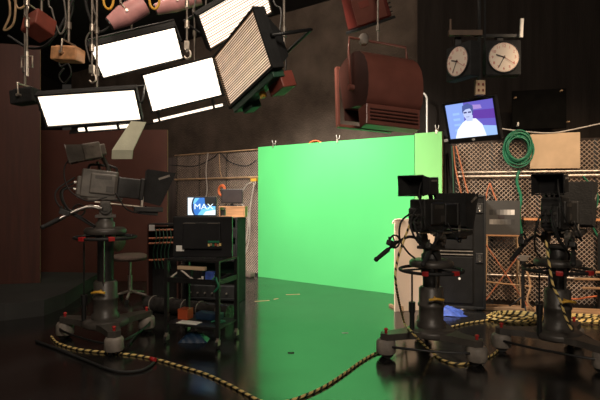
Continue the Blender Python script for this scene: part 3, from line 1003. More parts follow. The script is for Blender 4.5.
def television(mt):
    t = thing('television', 'tilted black television hanging below the clocks, showing a person in white', 'television', mw=mt)
    MB().box((0, 0, -.03), (.60, .46, .06)).box((0, 0, -.085), (.42, .3, .06)).build('casing', 'plastic', t, .008)
    e = {}
    for k, c, s in (('bg', (.16, .13, .62), .9), ('left', (.28, .42, .92), 1.0), ('purple', (.16, .06, .48), .8), ('cyan', (.35, .55, .95), 1.0),
                    ('skin', (.55, .62, .95), 1.0), ('hair', (.10, .14, .42), .8), ('shirt', (.80, .88, 1.0), 1.2), ('glass', (.06, .07, .25), .7), ('pink', (.45, .30, .75), .9)):
        e[k] = emis('screen_' + k, c, s)
    keys = list(e)
    sc = MB()

    def poly(k, pts, z):
        sc.add([(x, y, z) for x, y in pts], [tuple(range(len(pts)))], keys.index(k))

    def ell(k, cx, cy, rx, ry, z):
        poly(k, [(cx + rx * math.cos(a * math.pi / 12), cy + ry * math.sin(a * math.pi / 12)) for a in range(24)], z)
    x0, x1, y0, y1 = -.272, .272, -.175, .205
    z = .0012
    poly('bg', [(x0, y0), (x1, y0), (x1, y1), (x0, y1)], z)
    poly('left', [(x0, y0), (-.09, y0), (-.06, y1), (x0, y1)], z + .0004)
    poly('purple', [(.02, .02), (x1, .0), (x1, .10), (.02, .11)], z + .0004)
    poly('pink', [(.03, .12), (.14, .12), (.13, .16), (.04, .17)], z + .0008)
    poly('cyan', [(.1, y0), (x1, y0), (x1, -.08), (.12, -.06)], z + .0004)
    for k in range(4):
        poly('cyan', [(-.2, -.1 + .06 * k), (-.12, -.1 + .06 * k), (-.12, -.075 + .06 * k), (-.2, -.075 + .06 * k)], z + .0006)
    poly('shirt', [(-.21, y0), (-.17, -.08), (-.10, -.01), (-.03, .03), (.06, .02), (.12, -.05), (.15, y0)], z + .0012)
    poly('skin', [(-.05, .0), (.02, .0), (.03, .06), (-.06, .06)], z + .0016)
    ell('hair', -.02, .115, .062, .072, z + .0018)
    ell('skin', -.025, .085, .050, .066, z + .0022)
    poly('hair', [(-.085, .10), (-.075, .17), (-.01, .195), (.045, .16), (.045, .11), (.02, .135), (-.04, .13)], z + .0026)
    poly('glass', [(-.068, .088), (-.032, .088), (-.032, .104), (-.068, .104)], z + .003)
    poly('glass', [(-.018, .088), (.018, .088), (.018, .104), (-.018, .104)], z + .003)
    poly('glass', [(-.045, .045), (-.01, .045), (-.01, .05), (-.045, .05)], z + .003)
    sc.build('screen', [e[k] for k in keys], t)
    bz = MB()
    for s in (-1, 1):
        bz.box((s * .286, .0, .004), (.028, .46, .016))
    bz.box((0, .2175, .004), (.6, .026, .016)).box((0, -.2025, .004), (.6, .055, .016))
    bz.build('bezel', 'plastic', t, .003)
    MB().cyl((0, -.203, .012), (0, -.203, .0145), .013, n=16).box((.0, -.203, .013), (.035, .013, .003)).build('badge', 'white', t)
    MB().box((-.335, -.19, -.02), (.06, .03, .03)).build('side_lever', 'white', t, .004)
    inv = mt.inverted()
    a = mt @ Vector((.06, .1, -.1))
    q = MB()
    q.cyl(inv @ a, inv @ Vector((a.x, a.y, CEIL)), .016, n=10)
    q.box((.06, .08, -.1), (.2, .2, .02))
    q.build('hanger_pole', 'black', t)
    return t


television(mt)

# ------------------------------------------------------------------ things on the right fence
def board(name, label, cat, px0, px1, y0, y1, m, off=.08, th=.02, lean=0):
    a, b = onfence(px0, off), onfence(px1, off)
    z0, z1 = zat(y1, (a.y + b.y) / 2), zat(y0, (a.y + b.y) / 2)
    c = (a + b) / 2
    o = MB().box((0, 0, 0), ((b - a).length, th, z1 - z0)).build(name, m, None, .003)
    o.location = (c.x, c.y, (z0 + z1) / 2)
    o.rotation_euler = (lean, 0, FA)
    return tag(o, label, cat)


board('beige_board', 'blank beige board fixed on the mesh fence above the steel pipe', 'board', 530, 580, 133, 168.5, 'beige', .075)
board('acoustic_panel', 'dark speaker-sized black panel on the black wall above the beige board', 'panel', 512, 566, 90, 129, 'deepblack', .02, .06)
for px, py, lb in ((561, 91, 'small pale fitting on the black wall above the beige board, upper'), (568, 122, 'small pale fitting on the black wall above the beige board, lower'), (515, 98, 'small pale fitting on the black wall right of the television')):
    q = fp(px, py, .06)
    tag(MB(Matrix.Translation(q)).ball((0, 0, 0), (.014, .05, .014)).build('wall_fitting', 'tanmetal'), lb, 'fitting', 'pale wall fittings')
# shelf behind the right camera
a, b = onfence(527, .12), onfence(600, .12)
t = thing('fence_shelf', 'orange-lit wooden shelf on the mesh fence behind the right camera', 'shelf', ((a.x + b.x) / 2, (a.y + b.y) / 2, zat(219, a.y)), FA)
MB().box((0, 0, 0), ((b - a).length + .1, .16, .03)).build('shelf_board', 'litwood', t, .003)
for x in (-.5, 0, .5):
    MB().prism([(.08, -.015), (-.07, -.015), (.08, -.14)], x - .008, x + .008, lambda a_, b_, d_: (d_, a_, b_)).build('bracket', 'black', t)


def coil(label, c, Rr, turns, r, m, axis, sx=1.0, group=None, jitter=.012, wob=.08):
    q = Vector(axis).to_track_quat('Z', 'Y').to_matrix()
    pts = []
    for i in range(turns * 26):
        a = 2 * math.pi * i / 26
        k = i / 26
        rr = Rr * (1 + wob * math.sin(k * 2.1) + .5 * wob * math.sin(k * 5.3)) * (1 - .9 * wob * math.sin(a) * (1 + math.sin(k * 3.3)))
        pts.append(Vector(c) + q @ Vector((rr * sx * math.cos(a), rr * math.sin(a), jitter * math.sin(k * 3.7))))
    o = MB().tube(pts, r, 7).build('cable_coil', m)
    return tag(o, label, 'cable', group)


q = fp(518, 146, .10)
nf = (math.sin(FA), -math.cos(FA), 0)
coil('coil of green cable hanging on the mesh fence left of the beige board', q, .195, 18, .009, 'greencable', nf, .84, jitter=.05, wob=.15)
h = fp(517.5, 127, .10)
tag(MB(Matrix.Translation(h) @ Matrix.Rotation(FA, 4, 'Z')).cyl((0, .10, .02), (0, -.05, .02), .012, n=10).cyl((0, -.05, .02), (0, -.06, .06), .012, n=10).build('cable_hook', 'white'), 'white hook on the fence holding the green cable coil', 'hook')
tag(MB().tube(smooth_path([fp(519, 170, .09), fp(517, 182, .1), fp(521, 198, .1), fp(519, 214, .1), fp(522, 236, .09)], 6), .022).build('hanging_strap', 'greencable'), 'thick green cable hanging down right of the grey test chart', 'cable')
tag(MB().tube(smooth_path([fp(497, 128, .05), fp(520, 131, .12), fp(550, 133, .09), fp(575, 129, .09), fp(612, 121, .09)], 8), .009).build('pale_cable', 'cablegrey'), 'pale cable slung along the top of the right mesh fence', 'cable')
for k, (pts, m, lb) in enumerate((([(453, 146), (455, 165), (458, 180), (463, 200)], 'copper', 'orange cable hanging on the fence right of the dark gap strip, left strand'),
                                  ([(456, 146), (461, 165), (465, 182), (470, 200)], 'copper', 'orange cable hanging on the fence below the television, right strand'),
                                  ([(452, 146), (453, 170), (454, 200)], 'greendark', 'dark green cable hanging straight beside the dark gap strip'),
                                  ([(490, 183), (487, 192), (485, 204)], 'copper', 'orange cable loop over the test chart, left strand'),
                                  ([(490, 183), (493, 192), (498, 204)], 'copper', 'orange cable loop over the test chart, right strand'),
                                  ([(583, 176), (598, 196), (592, 222), (600, 240)], 'greencable', 'green cable hanging at the right edge beside the right camera'),
                                  ([(560, 296), (575, 299), (590, 297), (612, 294)], 'orange', 'red cable slung low on the fence right of the right camera'),
                                  ([(592, 186), (586, 196), (592, 208), (604, 204)], 'cablegrey', 'grey cable loop on the fence at the right edge'))):
    tag(MB().tube(smooth_path([fp(x, y, .07 + .01 * (k % 3)) for x, y in pts], 8), .011).build('hanging_cable', m), lb, 'cable', 'cables hung on the right fence')
# tan pipes at lower right on fence
for k, (y, x0) in enumerate(((272, 588), (279, 574), (288, 582))):
    a, b = fp(x0, y, .14 + .05 * k), fp(622, y + 1, .14 + .05 * k)
    t = tag(MB().tube([a, b], .018, 10).build('tan_pipe', 'plank'), ('topmost', 'middle', 'lowest')[k] + ' of the three tan pipes racked at the right edge', 'pipe', 'tan pipes at the right edge')
# holder for the pipes
a = fp(597, 250, .02)
t = thing('pipe_rack', 'dark wall rack holding the tan pipes at the right edge', 'rack', (a.x, a.y, 0), FA)
MB().box((0, -.08, .5), (.03, .03, 1.0)).build('upright', 'black', t)
for k, y in enumerate((272, 279, 288)):
    MB().box((0, -.17, zat(y, a.y) - .028), (.025, .2, .016)).build('arm', 'black', t)
# planks on the floor along the fence
for x0, x1, y, lb in ((478, 545, 308, 'tan plank lying on the floor along the fence below the test chart'), (562, 640, 312, 'tan plank lying on the floor at the right edge behind the right camera')):
    a, b = onfloor(x0, y), onfloor(x1, y + 3)
    d = b - a
    o = MB().box((0, 0, .02), (d.length, .2, .04)).build('floor_plank', 'plank', None, .004)
    o.location = (a + b) / 2
    o.rotation_euler = (0, 0, math.atan2(d.y, d.x))
    tag(o, lb, 'plank', 'planks along the fence')

# test chart on stand
a, b = onfence(484, .20), onfence(520, .20)
c = (a + b) / 2
zt, zb = zat(200.5, c.y), zat(235, c.y)
w = (b - a).length
t = thing('test_chart', 'grey greyscale test chart standing on the tan tube stand', 'chart', (c.x, c.y, zb), FA)
hh = zt - zb
MB().box((0, 0, hh / 2), (w, .02, hh)).build('card', 'greychart', t, .002)
MB().box((0, -.004, -.005), (w + .02, .04, .018)).build('bottom_rail', 'wood', t)
for row in (0, 1):
    for k in range(7):
        g = (.02 + .62 * (k / 6) ** 2) if row else (.30 - .26 * (k / 6) ** .7)
        MB().box((-w * .30 + w * .10 * k, -.0115, hh * (.66 if row else .38)), (w * .10, .003, hh * .15)).build('grey_patch', mat('chip_%d_%d' % (row, k), (g, g * .93, g * .85), .7, bump=0), t)
MB().box((-w * .02, -.0125, hh * .52), (w * .18, .003, hh * .10)).build('black_patch', 'ink', t)
t = thing('chart_stand', 'tan tubular folding stand under the grey test chart', 'stand', (c.x, c.y, 0), FA)
H1 = zb - .016
for s in (-1, 1):
    for y0, x0, xt in ((-.13, w * .50, w * .42), (.08, w * .46, w * .40)):
        MB().cyl((s * x0, y0, 0), (s * xt, 0 + y0 * .08, H1), .011, n=8).build('leg', 'tanmetal', t)
MB().cyl((-w * .45, 0, H1), (w * .45, 0, H1), .011, n=8).build('top_bar', 'tanmetal', t)
MB().cyl((-w * .50, -.09, .34), (w * .8, -.09, .30), .012, n=8).build('lower_bar', 'plank', t)
MB().cyl((-w * .48, -.11, .08), (w * .46, -.05, .72), .009, n=8).cyl((w * .7, -.12, .02), (-w * .46, -.04, .85), .009, n=8).build('cross_brace', 'copper', t)
# slim black light stand in front of the fence (beside the right camera)
p = onfloor(523, 311)
t = thing('light_stand', 'slim black stand with grey clamp left of the right camera', 'stand', p)
MB().cyl((0, 0, 0), (0, 0, .62), .022, n=10).cyl((0, 0, .62), (0, 0, .66), .035, n=10).build('pole', 'black', t)
for k in range(3):
    a = k * 2.094 + .3
    MB().tube([(0, 0, .2), (.12 * math.cos(a), .12 * math.sin(a), .08), (.22 * math.cos(a), .22 * math.sin(a), .01)], .010).build('leg', 'black', t)
MB().box((0, 0, .70), (.1, .06, .07)).cyl((-.08, 0, .70), (.1, 0, .72), .014, n=8).build('clamp', 'guard', t)
tag(MB().tube(smooth_path([p + Vector((.03, -.03, .55)), p + Vector((.07, -.06, .35)), p + Vector((.02, -.08, .15)), p + Vector((.1, -.1, .03))], 6), .014).build('rope_hank', 'plank'), 'tan rope hank hanging from the slim black stand', 'rope')

# black case
t = thing('equipment_case', 'tall black equipment case behind the middle studio camera', 'case', (2.20, 6.88, 0), FA + R(2))
w, dp, hh = .60, .42, 1.52
MB().box((0, 0, hh / 2 + .02), (w, dp, hh - .04)).build('body', 'case', t, .01)
tr = MB()
for x in (-w / 2, w / 2):
    tr.box((x, -dp / 2, hh / 2 + .02), (.03, .03, hh - .02))
tr.box((0, -dp / 2, hh), (w, .03, .03)).box((0, -dp / 2, .035), (w, .03, .03))
tr.build('edge_trim', 'black', t, .003)
MB().box((-.06, -dp / 2 - .008, 1.14), (w * .7, .02, .66)).build('upper_door', 'case', t, .006)
MB().box((-.06, -dp / 2 - .008, .40), (w * .7, .02, .62)).build('lower_door', 'case', t, .006)
MB().box((-.06, -dp / 2 - .012, .74), (w * .7, .012, .012)).box((-.06, -dp / 2 - .012, .785), (w * .7, .012, .012)).build('metal_strip', 'steel', t)
MB().cyl((-.02, -dp / 2 - .018, .42), (-.02, -dp / 2 - .03, .42), .016, n=12).build('knob', 'white', t)
for z in (1.36, .70):
    l = MB().box((.235, -dp / 2 - .008, z), (.09, .02, .13)).build('latch', 'bodydark', t, .004)
    MB().box((.235, -dp / 2 - .022, z), (.03, .012, .07)).torus((.235, -dp / 2 - .022, z - .02), .022, .005, (0, 1, 0), n=16).build('latch_key', 'chrome', l)
for x in (-.24, .24):
    for y in (-.15, .15):
        MB().cyl((x, y, 0), (x, y, .03), .03, n=12).build('foot', 'rubber', t)

# cream board behind the middle camera
a, b = onfloor(395, 312), onfloor(436, 309)
d = b - a
t = thing('cream_board', 'cream upright board behind the middle camera at the end of the green screen', 'board', (a + b) / 2, math.atan2(d.y, d.x))
zt = zat(219, a.y)
MB().box((0, .015, zt / 2), (d.length, .03, zt)).build('panel', 'cream', t, .004)
ct = MB().tube(smooth_path([(-d.length / 2 + .12, -.005, zt - .01), (-d.length / 2 + .03, -.02, zt - .005), (-d.length / 2 - .03, -.03, zt - .02), (-d.length / 2 - .05, -.03, zt - .06)], 5), .012)
ct.build('curled_corner', 'cream', t)
for x in (-.2, .2):
    MB().box((x, .18, .015), (.04, .34, .03)).box((x, .06, .25), (.03, .03, .5), (R(-14), 0, 0)).build('back_foot', 'timber', t)

# blue cloth on the floor
p = onfloor(446, 313.5)
mb = MB(Matrix.Translation(p))
NX, NY = 22, 16
vs, fs = [], []
for j in range(NY):
    for i in range(NX):
        u, v = i / (NX - 1) * 2 - 1, j / (NY - 1) * 2 - 1
        e = max(0, 1 - (u * u * .9 + v * v * .9))
        z = .004 + e * (.05 + .05 * abs(math.sin(5 * u + 3 * v)) + .04 * abs(math.sin(9 * v - 4 * u)))
        rr = 1 + .12 * math.sin(4 * math.atan2(v, u))
        vs.append((u * .23 * rr, v * .17 * rr, z * .75))
for j in range(NY - 1):
    for i in range(NX - 1):
        k = j * NX + i
        fs.append((k, k + 1, k + NX + 1, k + NX))
mb.add(vs, fs, 0, True)
tag(mb.build('blue_cloth', 'blue'), 'crumpled bright blue cloth on the floor before the black case', 'cloth')
tag(MB().tube(smooth_path([onfloor(455, 311, .01), onfloor(465, 309, .01), onfloor(474, 309, .01), onfloor(486, 306, .01)], 6), .008).build('floor_cable', 'cablegrey'), 'pale blue-grey cable on the floor running right from the blue cloth', 'cable')

# ------------------------------------------------------------------ cables on the floor
def striped(label, pts, r=.0112, pitch=.085, name='striped_cable'):
    P = resample(smooth_path(pts, 10), pitch / 8)
    return tag(MB().tube(P, r, 8, stripe=8).build(name, ['stripe_y', 'rubber']), label, 'cable', 'striped cables')


zf = .0125
fl_ = lambda pts, z=zf: [onfloor(x, y, z) for x, y in pts]
striped('yellow and black striped cable sweeping across the foreground floor to the middle camera',
        fl_([(51, 336), (58, 343), (78, 349), (105, 352), (135, 355), (158, 359.5), (180, 366), (205, 373.5), (228, 384), (245, 393), (264, 402), (283, 402), (302, 396.5), (325, 386), (345, 373), (360, 362), (376, 353), (392, 350)]))
striped('striped cable looping on the floor in front of the middle camera base',
        [at(411, 222, 4.72), at(404, 240, 4.6), at(397, 262, 4.55), at(396, 285, 4.5), onfloor(404, 322, .12), onfloor(411, 331, .30), onfloor(420, 341, .19), onfloor(432, 352, .03)] + fl_([(441, 359), (458, 364), (477, 361), (492, 355), (499, 349)]))
striped('striped cable running on the floor from the middle camera to the cable pile', fl_([(436, 331), (450, 327), (468, 323), (484, 320.5), (496, 318)]))
# the pile
c = onfloor(516, 320)
pts = []
for i in range(8 * 20):
    k = i / 20
    a = 2 * math.pi * k
    rr = .13 + .11 * abs(math.sin(k * 1.7))
    pts.append(c + Vector((rr * 1.35 * math.cos(a) + .05 * math.sin(k * 2.3), rr * .85 * math.sin(a) + .04 * math.cos(k * 1.9), .016 + .006 * k)))
P = resample(pts, .0106)
tag(MB().tube(P, .0125, 8, stripe=8).build('striped_cable', ['stripe_y', 'rubber']), 'pile of coiled striped cable on the floor left of the right camera column', 'cable', 'striped cables')
c = onfloor(582, 321)
pts = []
for i in range(5 * 20):
    k = i / 20
    a = 2 * math.pi * k
    rr = .14 + .09 * abs(math.sin(k * 1.3))
    pts.append(c + Vector((rr * 1.5 * math.cos(a) + .05 * math.sin(k * 2.3), rr * .8 * math.sin(a), .016 + .006 * k)))
tag(MB().tube(resample(pts, .0106), .0125, 8, stripe=8).build('striped_cable', ['stripe_y', 'rubber']), 'coiled striped cable on the floor at the right edge behind the right camera', 'cable', 'striped cables')
striped('striped cable hanging down the front of the right camera column', [at(546, 240, 4.45), at(549, 262, 4.42), at(553, 285, 4.42), at(560, 300, 4.42), at(566, 318, 4.42), at(572, 330, 4.42)])
tag(MB().tube(smooth_path(fl_([(36, 341), (55, 348), (85, 360), (115, 371), (138, 371), (150, 366), (157, 358)], .014), 8), .013).build('floor_cable', 'rubber'), 'black cable in a wide loop on the floor at the left foreground', 'cable')
tag(MB().tube([onfloor(150.5, 358.5, .034), onfloor(155, 360, .034)], .02).build('cable_plug', 'red'), 'small red plug where striped and black floor cables meet', 'plug')
tag(MB().tube(smooth_path(fl_([(128, 345), (140, 330), (150, 318), (156, 300), (166, 292)], .014), 8), .013).build('floor_cable', 'rubber'), 'black cable on the floor between the left camera base and the cart', 'cable')

# floor marks
for px, py, w, l, a, lb in ((262, 301, .03, .22, 20, 'longest worn tan tape mark on the floor before the green screen'), (293, 294.5, .03, .22, 10, 'worn tan tape mark on the floor close to the green screen foot'), (276, 299, .03, .08, 40, 'short tape mark between the two long tape marks'),
                            (291, 353, .05, .06, 0, 'small dark tape patch in the green reflection on the floor'), (345, 333, .02, .07, 0, 'small pale tape scrap on the floor left of the middle camera')):
    o = MB().box((0, 0, .0012), (l, w, .0024)).build('tape_mark', 'ink' if px == 291 else ('paper' if px == 345 else 'tape'))
    o.location = onfloor(px, py)
    o.rotation_euler = (0, 0, R(a))
    tag(o, lb, 'tape mark', 'tape marks on the floor')

# ------------------------------------------------------------------ cart and what is on it
CA = R(-20)
cc = Vector((-1.03, 5.26, 0))
TC = Matrix.Translation(cc) @ Matrix.Rotation(CA, 4, 'Z')
cart = thing('equipment_cart', 'black rolling equipment cart carrying the large monitor at the left', 'cart', cc, CA)
cw, cd = .60, .40
for sx in (-1, 1):
    for sy in (-1, 1):
        x, y = sx * cw / 2, sy * cd / 2
        MB().box((x, y, .49), (.04, .04, .76)).build('post', 'black', cart, .004)
        cs = MB().cyl((x, y, .08), (x, y, .11), .018, n=10).box((x, y, .06), (.035, .05, .05)).build('caster', 'steel', cart)
        MB().cyl((x - .012, y, .04), (x + .012, y, .04), .04, n=18).build('wheel', 'rubber', cs)
for z, nm in ((.20, 'shelf'), (.64, 'shelf'), (.862, 'shelf')):
    s = MB().box((0, 0, z), (cw + .02, cd + .02, .018))
    if .3 < z < .8:
        s.box((0, -cd / 2 - .012, z + .02), (cw + .03, .008, .05)).box((0, cd / 2 + .012, z + .02), (cw + .03, .008, .05))
        s.box((-cw / 2 - .012, 0, z + .02), (.008, cd + .03, .05)).box((cw / 2 + .012, 0, z + .02), (.008, cd + .03, .05))
    s.build(nm, 'black', cart)


def oncart(name, m, label, cat, mb, bevel=.004, group=None):
    o = mb.build(name, m, None, bevel)
    o.matrix_world = TC
    o.location, o.rotation_euler = cc, (0, 0, CA)
    return tag(o, label, cat, group)


# monitor
t = thing('large_monitor', 'large black monitor on top of the rolling cart, back turned to the camera', 'monitor', TC @ Vector((0.01, .0, .871)), R(-4))
MB().box((0, .0, .22), (.63, .05, .43)).box((0, -.035, .235), (.42, .05, .28), taper=(.92, 1)).build('casing', 'plastic', t, .012)
MB().box((0, .027, .225), (.58, .004, .37)).build('screen', 'ink', t)
MB().box((0, 0, .006), (.32, .2, .012)).box((0, .03, .03), (.08, .04, .05)).build('stand', 'plastic', t, .006)
for k in range(2):
    MB().box((-.13 + .26 * k, -.062, .365), (.13, .004, .008)).build('vent_slot', 'body', t)
MB().box((-.235, -.027, .10), (.085, .004, .06)).build('label_plate', 'paper', t, label='white paper label on the monitor back')
for k, c in enumerate(('stripe_y', 'tanmetal', 'greencable', 'orangebox', 'tanmetal', 'stripe_y')):
    MB().box((.08 + .024 * k, -.062, .14 + .006 * (k % 2)), (.018, .02, .026)).build('connector', c, t)
MB().box((.13, -.062, .175), (.12, .012, .02)).build('connector_strip', 'greencable', t)
hh_ = .649
oncart('wooden_board', 'beige', 'pale wooden strip lying across the upper tray of the cart', 'board', MB().box((-.02, -.165, hh_ + .135), (.32, .05, .035)))
oncart('wooden_block', 'black', 'black battery block under the pale wooden strip on the cart', 'block', MB().box((-.1, -.13, hh_ + .058), (.16, .12, .116)).box((.06, -.14, hh_ + .058), (.10, .1, .116)))
oncart('blue_connector_box', 'blue', 'small bright blue box lying on the cart tray', 'box', MB().box((.17, -.1, hh_ + .05), (.10, .08, .10)))
oncart('white_tag', 'paper', 'small white tag standing in the cart tray', 'tag', MB().box((.12, -.19, hh_ + .03), (.02, .01, .06)), 0)
for pts, m, lb in (([(.2, -.15, .66), (.26, -.1, .76), (.3, -.23, .70), (.33, -.24, .63), (.28, -.24, .57)], 'greencable', 'green cable spilling over the right end of the cart tray'),
                   ([(-.27, -.18, .67), (-.22, -.1, .73), (-.12, -.19, .75), (.0, -.18, .675), (.1, -.19, .68)], 'cablegrey', 'pale cable tangle in the cart tray'),
                   ([(-.26, -.1, .67), (-.2, -.16, .67), (.02, -.05, .70), (.2, -.02, .67), (.27, .1, .70)], 'rubber', 'black cable lying in the cart tray')):
    oncart('tray_cable', m, lb, 'cable', MB().tube(smooth_path(pts, 6), .010), 0, 'cables in the cart tray')
zs = .209
oncart('orange_box', 'orangebox', 'orange-red box on the lower shelf of the cart', 'box', MB().box((-.215, .02, zs + .055), (.12, .12, .11)))
oncart('blue_bin', 'bluebin', 'dark blue bin on the lower shelf of the cart', 'bin', MB().box((.04, .09, zs + .035), (.26, .12, .07), taper=(1.08, 1.08)))
oncart('paper_sheet', 'paper', 'white paper sheet on the lower shelf of the cart', 'paper', MB().box((-.08, -.12, zs + .002), (.24, .12, .004)), 0)
oncart('green_wire', 'greencable', 'short green wire on the lower shelf of the cart', 'cable', MB().tube(smooth_path([(.14, -.06, zs + .012), (.2, .0, zs + .02), (.26, .02, zs + .012), (.22, -.08, zs + .012)], 6), .008), 0)
p = onfloor(194, 341)  # added blue shape standing in for the glow under the cart
mb = MB(Matrix.Translation(p))
vs, fs = [], []
for j in range(14):
    for i in range(18):
        u, v = i / 17 * 2 - 1, j / 13 * 2 - 1
        e = max(0, 1 - max(u * u, v * v))
        vs.append((u * .15, v * .09, .003 + e * (.06 + .04 * abs(math.sin(6 * u + 4 * v)))))
for j in range(13):
    for i in range(17):
        k = j * 18 + i
        fs.append((k, k + 1, k + 19, k + 18))
mb.add(vs, fs, 0, True)
tag(mb.build('blue_glow_shape', 'bluebin'), 'crumpled dark blue shape for the blue glow on the floor under the cart', 'bag')

# rolled black tube on the floor behind the cart
a, b = onfloor(148, 303, .10), onfloor(230, 313, .10)
a.z = b.z = .10
d = (b - a).normalized()
t = thing('black_roll', 'long black wrapped roll lying on the floor behind the cart', 'roll', (a + b) / 2 - Vector((0, 0, .1)), math.atan2(d.y, d.x))
L = (b - a).length
MB().cyl((-L / 2, 0, .1), (L / 2, 0, .1), .1, n=24).build('roll', 'rollskin', t)
for x in (-.42, -.2, -.02, .16, .38):
    MB().torus((x * L, 0, .1), .101, .008, (1, 0, 0), n=24).build('band', 'guard', t)

# ------------------------------------------------------------------ racks and monitors at left
yr = 7.1
X0, X1 = at(183, 0, yr).x, at(241, 0, yr).x
zt = zat(217.5, yr)
t = thing('equipment_rack', 'dark rack behind the cart with the lit screen and wooden box on it', 'rack', ((X0 + X1) / 2, yr + .2, 0), R(-10))
w = X1 - X0
for s in (-1, 1):
    MB().box((s * (w / 2 - .015), 0, zt / 2), (.03, .42, zt)).build('side_panel', 'blackmatt', t, .004)
for z in (.06, zt * .5, zt - .012):
    MB().box((0, 0, z), (w - .06, .42, .024)).build('shelf', 'black', t, .003)
MB().box((0, .2, zt / 2), (w - .06, .012, zt - .06)).build('back_panel', 'greendark', t)
for z, hh in ((.14, .2), (.72, .22), (1.0, .14)):
    if z + hh / 2 < zt - .03:
        u = MB().box((0, -.05, z + .0), (w - .08, .28, hh)).build('rack_unit', 'bodydark', t, .004)
        k = MB()
        for j in range(6):
            k.cyl((-w * .35 + j * w * .13, -.19, z), (-w * .35 + j * w * .13, -.205, z), .012, n=10)
        k.build('knob', 'steel', u)
RT = Matrix.Translation(((X0 + X1) / 2, yr + .2, zt)) @ Matrix.Rotation(R(-10), 4, 'Z')
# lit screen
ps = at(200, 217, yr + .05)
t = thing('small_screen', 'small lit screen showing white MAX lettering on blue, on the rack', 'monitor', (ps.x, ps.y + .12, zt), R(0))
sw, sh = .40, .25
MB().box((0, .02, .03 + sh / 2), (sw + .03, .035, sh + .03)).build('casing', 'plastic', t, .004)
MB().box((0, .03, .008), (.2, .14, .016)).box((0, .04, .05), (.05, .02, .1)).build('stand', 'plastic', t)
e = [emis('max_white', (.80, .93, 1), 1.3), emis('max_blue', (.03, .22, .75), .9), emis('max_deep', (.005, .03, .16), .5), emis('max_cyan', (.18, .62, .95), 1.1), emis('max_black', (.01, .012, .02), .05)]
sc = MB(Matrix.Translation((0, .0, .03)))


def sp(m, pts, y):
    sc.add([(x, y, z) for x, z in pts], [tuple(range(len(pts)))], m)


sp(1, [(-sw / 2, 0), (sw / 2, 0), (sw / 2, sh), (-sw / 2, sh)], .0)
sp(4, [(.04, sh), (sw / 2, sh), (sw / 2, sh * .52), (.10, sh * .5), (.05, sh * .62)], -.0008)
sp(0, [(-sw / 2, 0), (-.11, 0), (-.14, sh * .35), (-.14, sh * .6), (-.11, sh), (-sw / 2, sh)], -.0008)
sp(3, [(-.12, sh * .98), (-.03, sh * .98), (-.09, sh * .7), (-.13, sh * .6)], -.0010)
arc = [(-.10 + .05 * math.cos(R(a)) - .0, sh * .5 + sh * .52 * math.sin(R(a))) for a in range(100, 265, 15)]
sp(2, arc + [(x + .025, z) for x, z in arc[::-1]], -.0014)
sp(3, [(-.06, 0), (sw / 2, 0), (sw / 2, sh * .5), (.12, sh * .5), (.0, sh * .32)], -.0012)
sp(0, [(.02, 0), (sw / 2, 0), (sw / 2, sh * .30), (.06, sh * .2)], -.0014)
text_into(sc, 'MAX', .115, Matrix.Translation((.03, -.003, sh * .47)) @ Matrix.Rotation(math.pi / 2, 4, 'X') @ Matrix.Diagonal((1.15, 1, 1, 1)), 0, .0006)
sc.build('screen', e, t)
# wooden box and dark monitor on it
pb = at(232.5, 217, yr + .1)
t = thing('wooden_box', 'open wooden box on the rack under the dark monitor', 'box', (pb.x, pb.y + .1, zt), R(-4))
bw, bh = .38, .155
bx = MB()
bx.box((0, 0, .008), (bw, .22, .016)).box((0, 0, bh - .008), (bw, .22, .016))
for s in (-1, 1):
    bx.box((s * (bw / 2 - .008), 0, bh / 2), (.016, .22, bh - .03))
bx.box((.04, -.1, bh / 2), (bw - .12, .016, bh - .03))
bx.build('box_shell', 'wood', t, .003)
MB().box((-bw / 2 + .05, -.05, .06), (.06, .06, .09)).build('inner_block', 'bodydark', t)
t = thing('dark_monitor', 'small switched-off black monitor standing on the wooden box', 'monitor', (pb.x - .02, pb.y + .1, zt + bh), R(6))
MB().box((0, 0, .145), (.31, .04, .21)).build('casing', 'plastic', t, .006)
MB().box((0, -.021, .15), (.28, .003, .18)).build('screen', 'ink', t)
MB().box((0, .02, .007), (.15, .12, .014)).box((0, .02, .03), (.04, .02, .05)).build('stand', 'plastic', t)
# patch rack
yp = 6.9
xa, xb = at(146, 0, yp).x, at(177, 0, yp).x
t = thing('patch_rack', 'narrow red brown rack with cable bars left of the large monitor', 'rack', ((xa + xb) / 2, yp + .15, 0), R(6))
w = xb - xa
zt2 = zat(224, yp)
for s in (-1, 1):
    MB().box((s * (w / 2 - .012), 0, zt2 / 2), (.024, .3, zt2)).build('side_panel', 'brownwood', t, .003)
MB().box((0, 0, zt2 - .01), (w - .05, .3, .02)).build('top_panel', 'black', t)
MB().box((0, 0, .05), (w - .05, .3, .03)).build('bottom_panel', 'black', t)
MB().box((0, .14, zt2 / 2), (w - .05, .012, zt2 - .1)).build('back_panel', 'blackmatt', t)
for k, z in enumerate((zt2 - .09, zt2 - .20, zt2 - .27, zt2 - .50)):
    MB().cyl((-w / 2 + .02, -.13, z), (w / 2 - .02, -.13, z + .012), .014, n=10).build('cable_bar', 'copper', t)
MB().box((-w / 2 + .07, -.155, zt2 - .05), (.075, .008, .08)).build('label_card', 'paper', t, label='white card on the rack')
pc = MB()
for k in range(5):
    x = -.1 + .05 * k
    pc.tube(smooth_path([(x, -.13, zt2 - .06), (x + .02, -.19, zt2 - .2), (x - .02, -.18, zt2 - .4), (x + .01, -.15, zt2 - .62)], 6), .007)
pc.build('patch_cable', 'greendark', t)
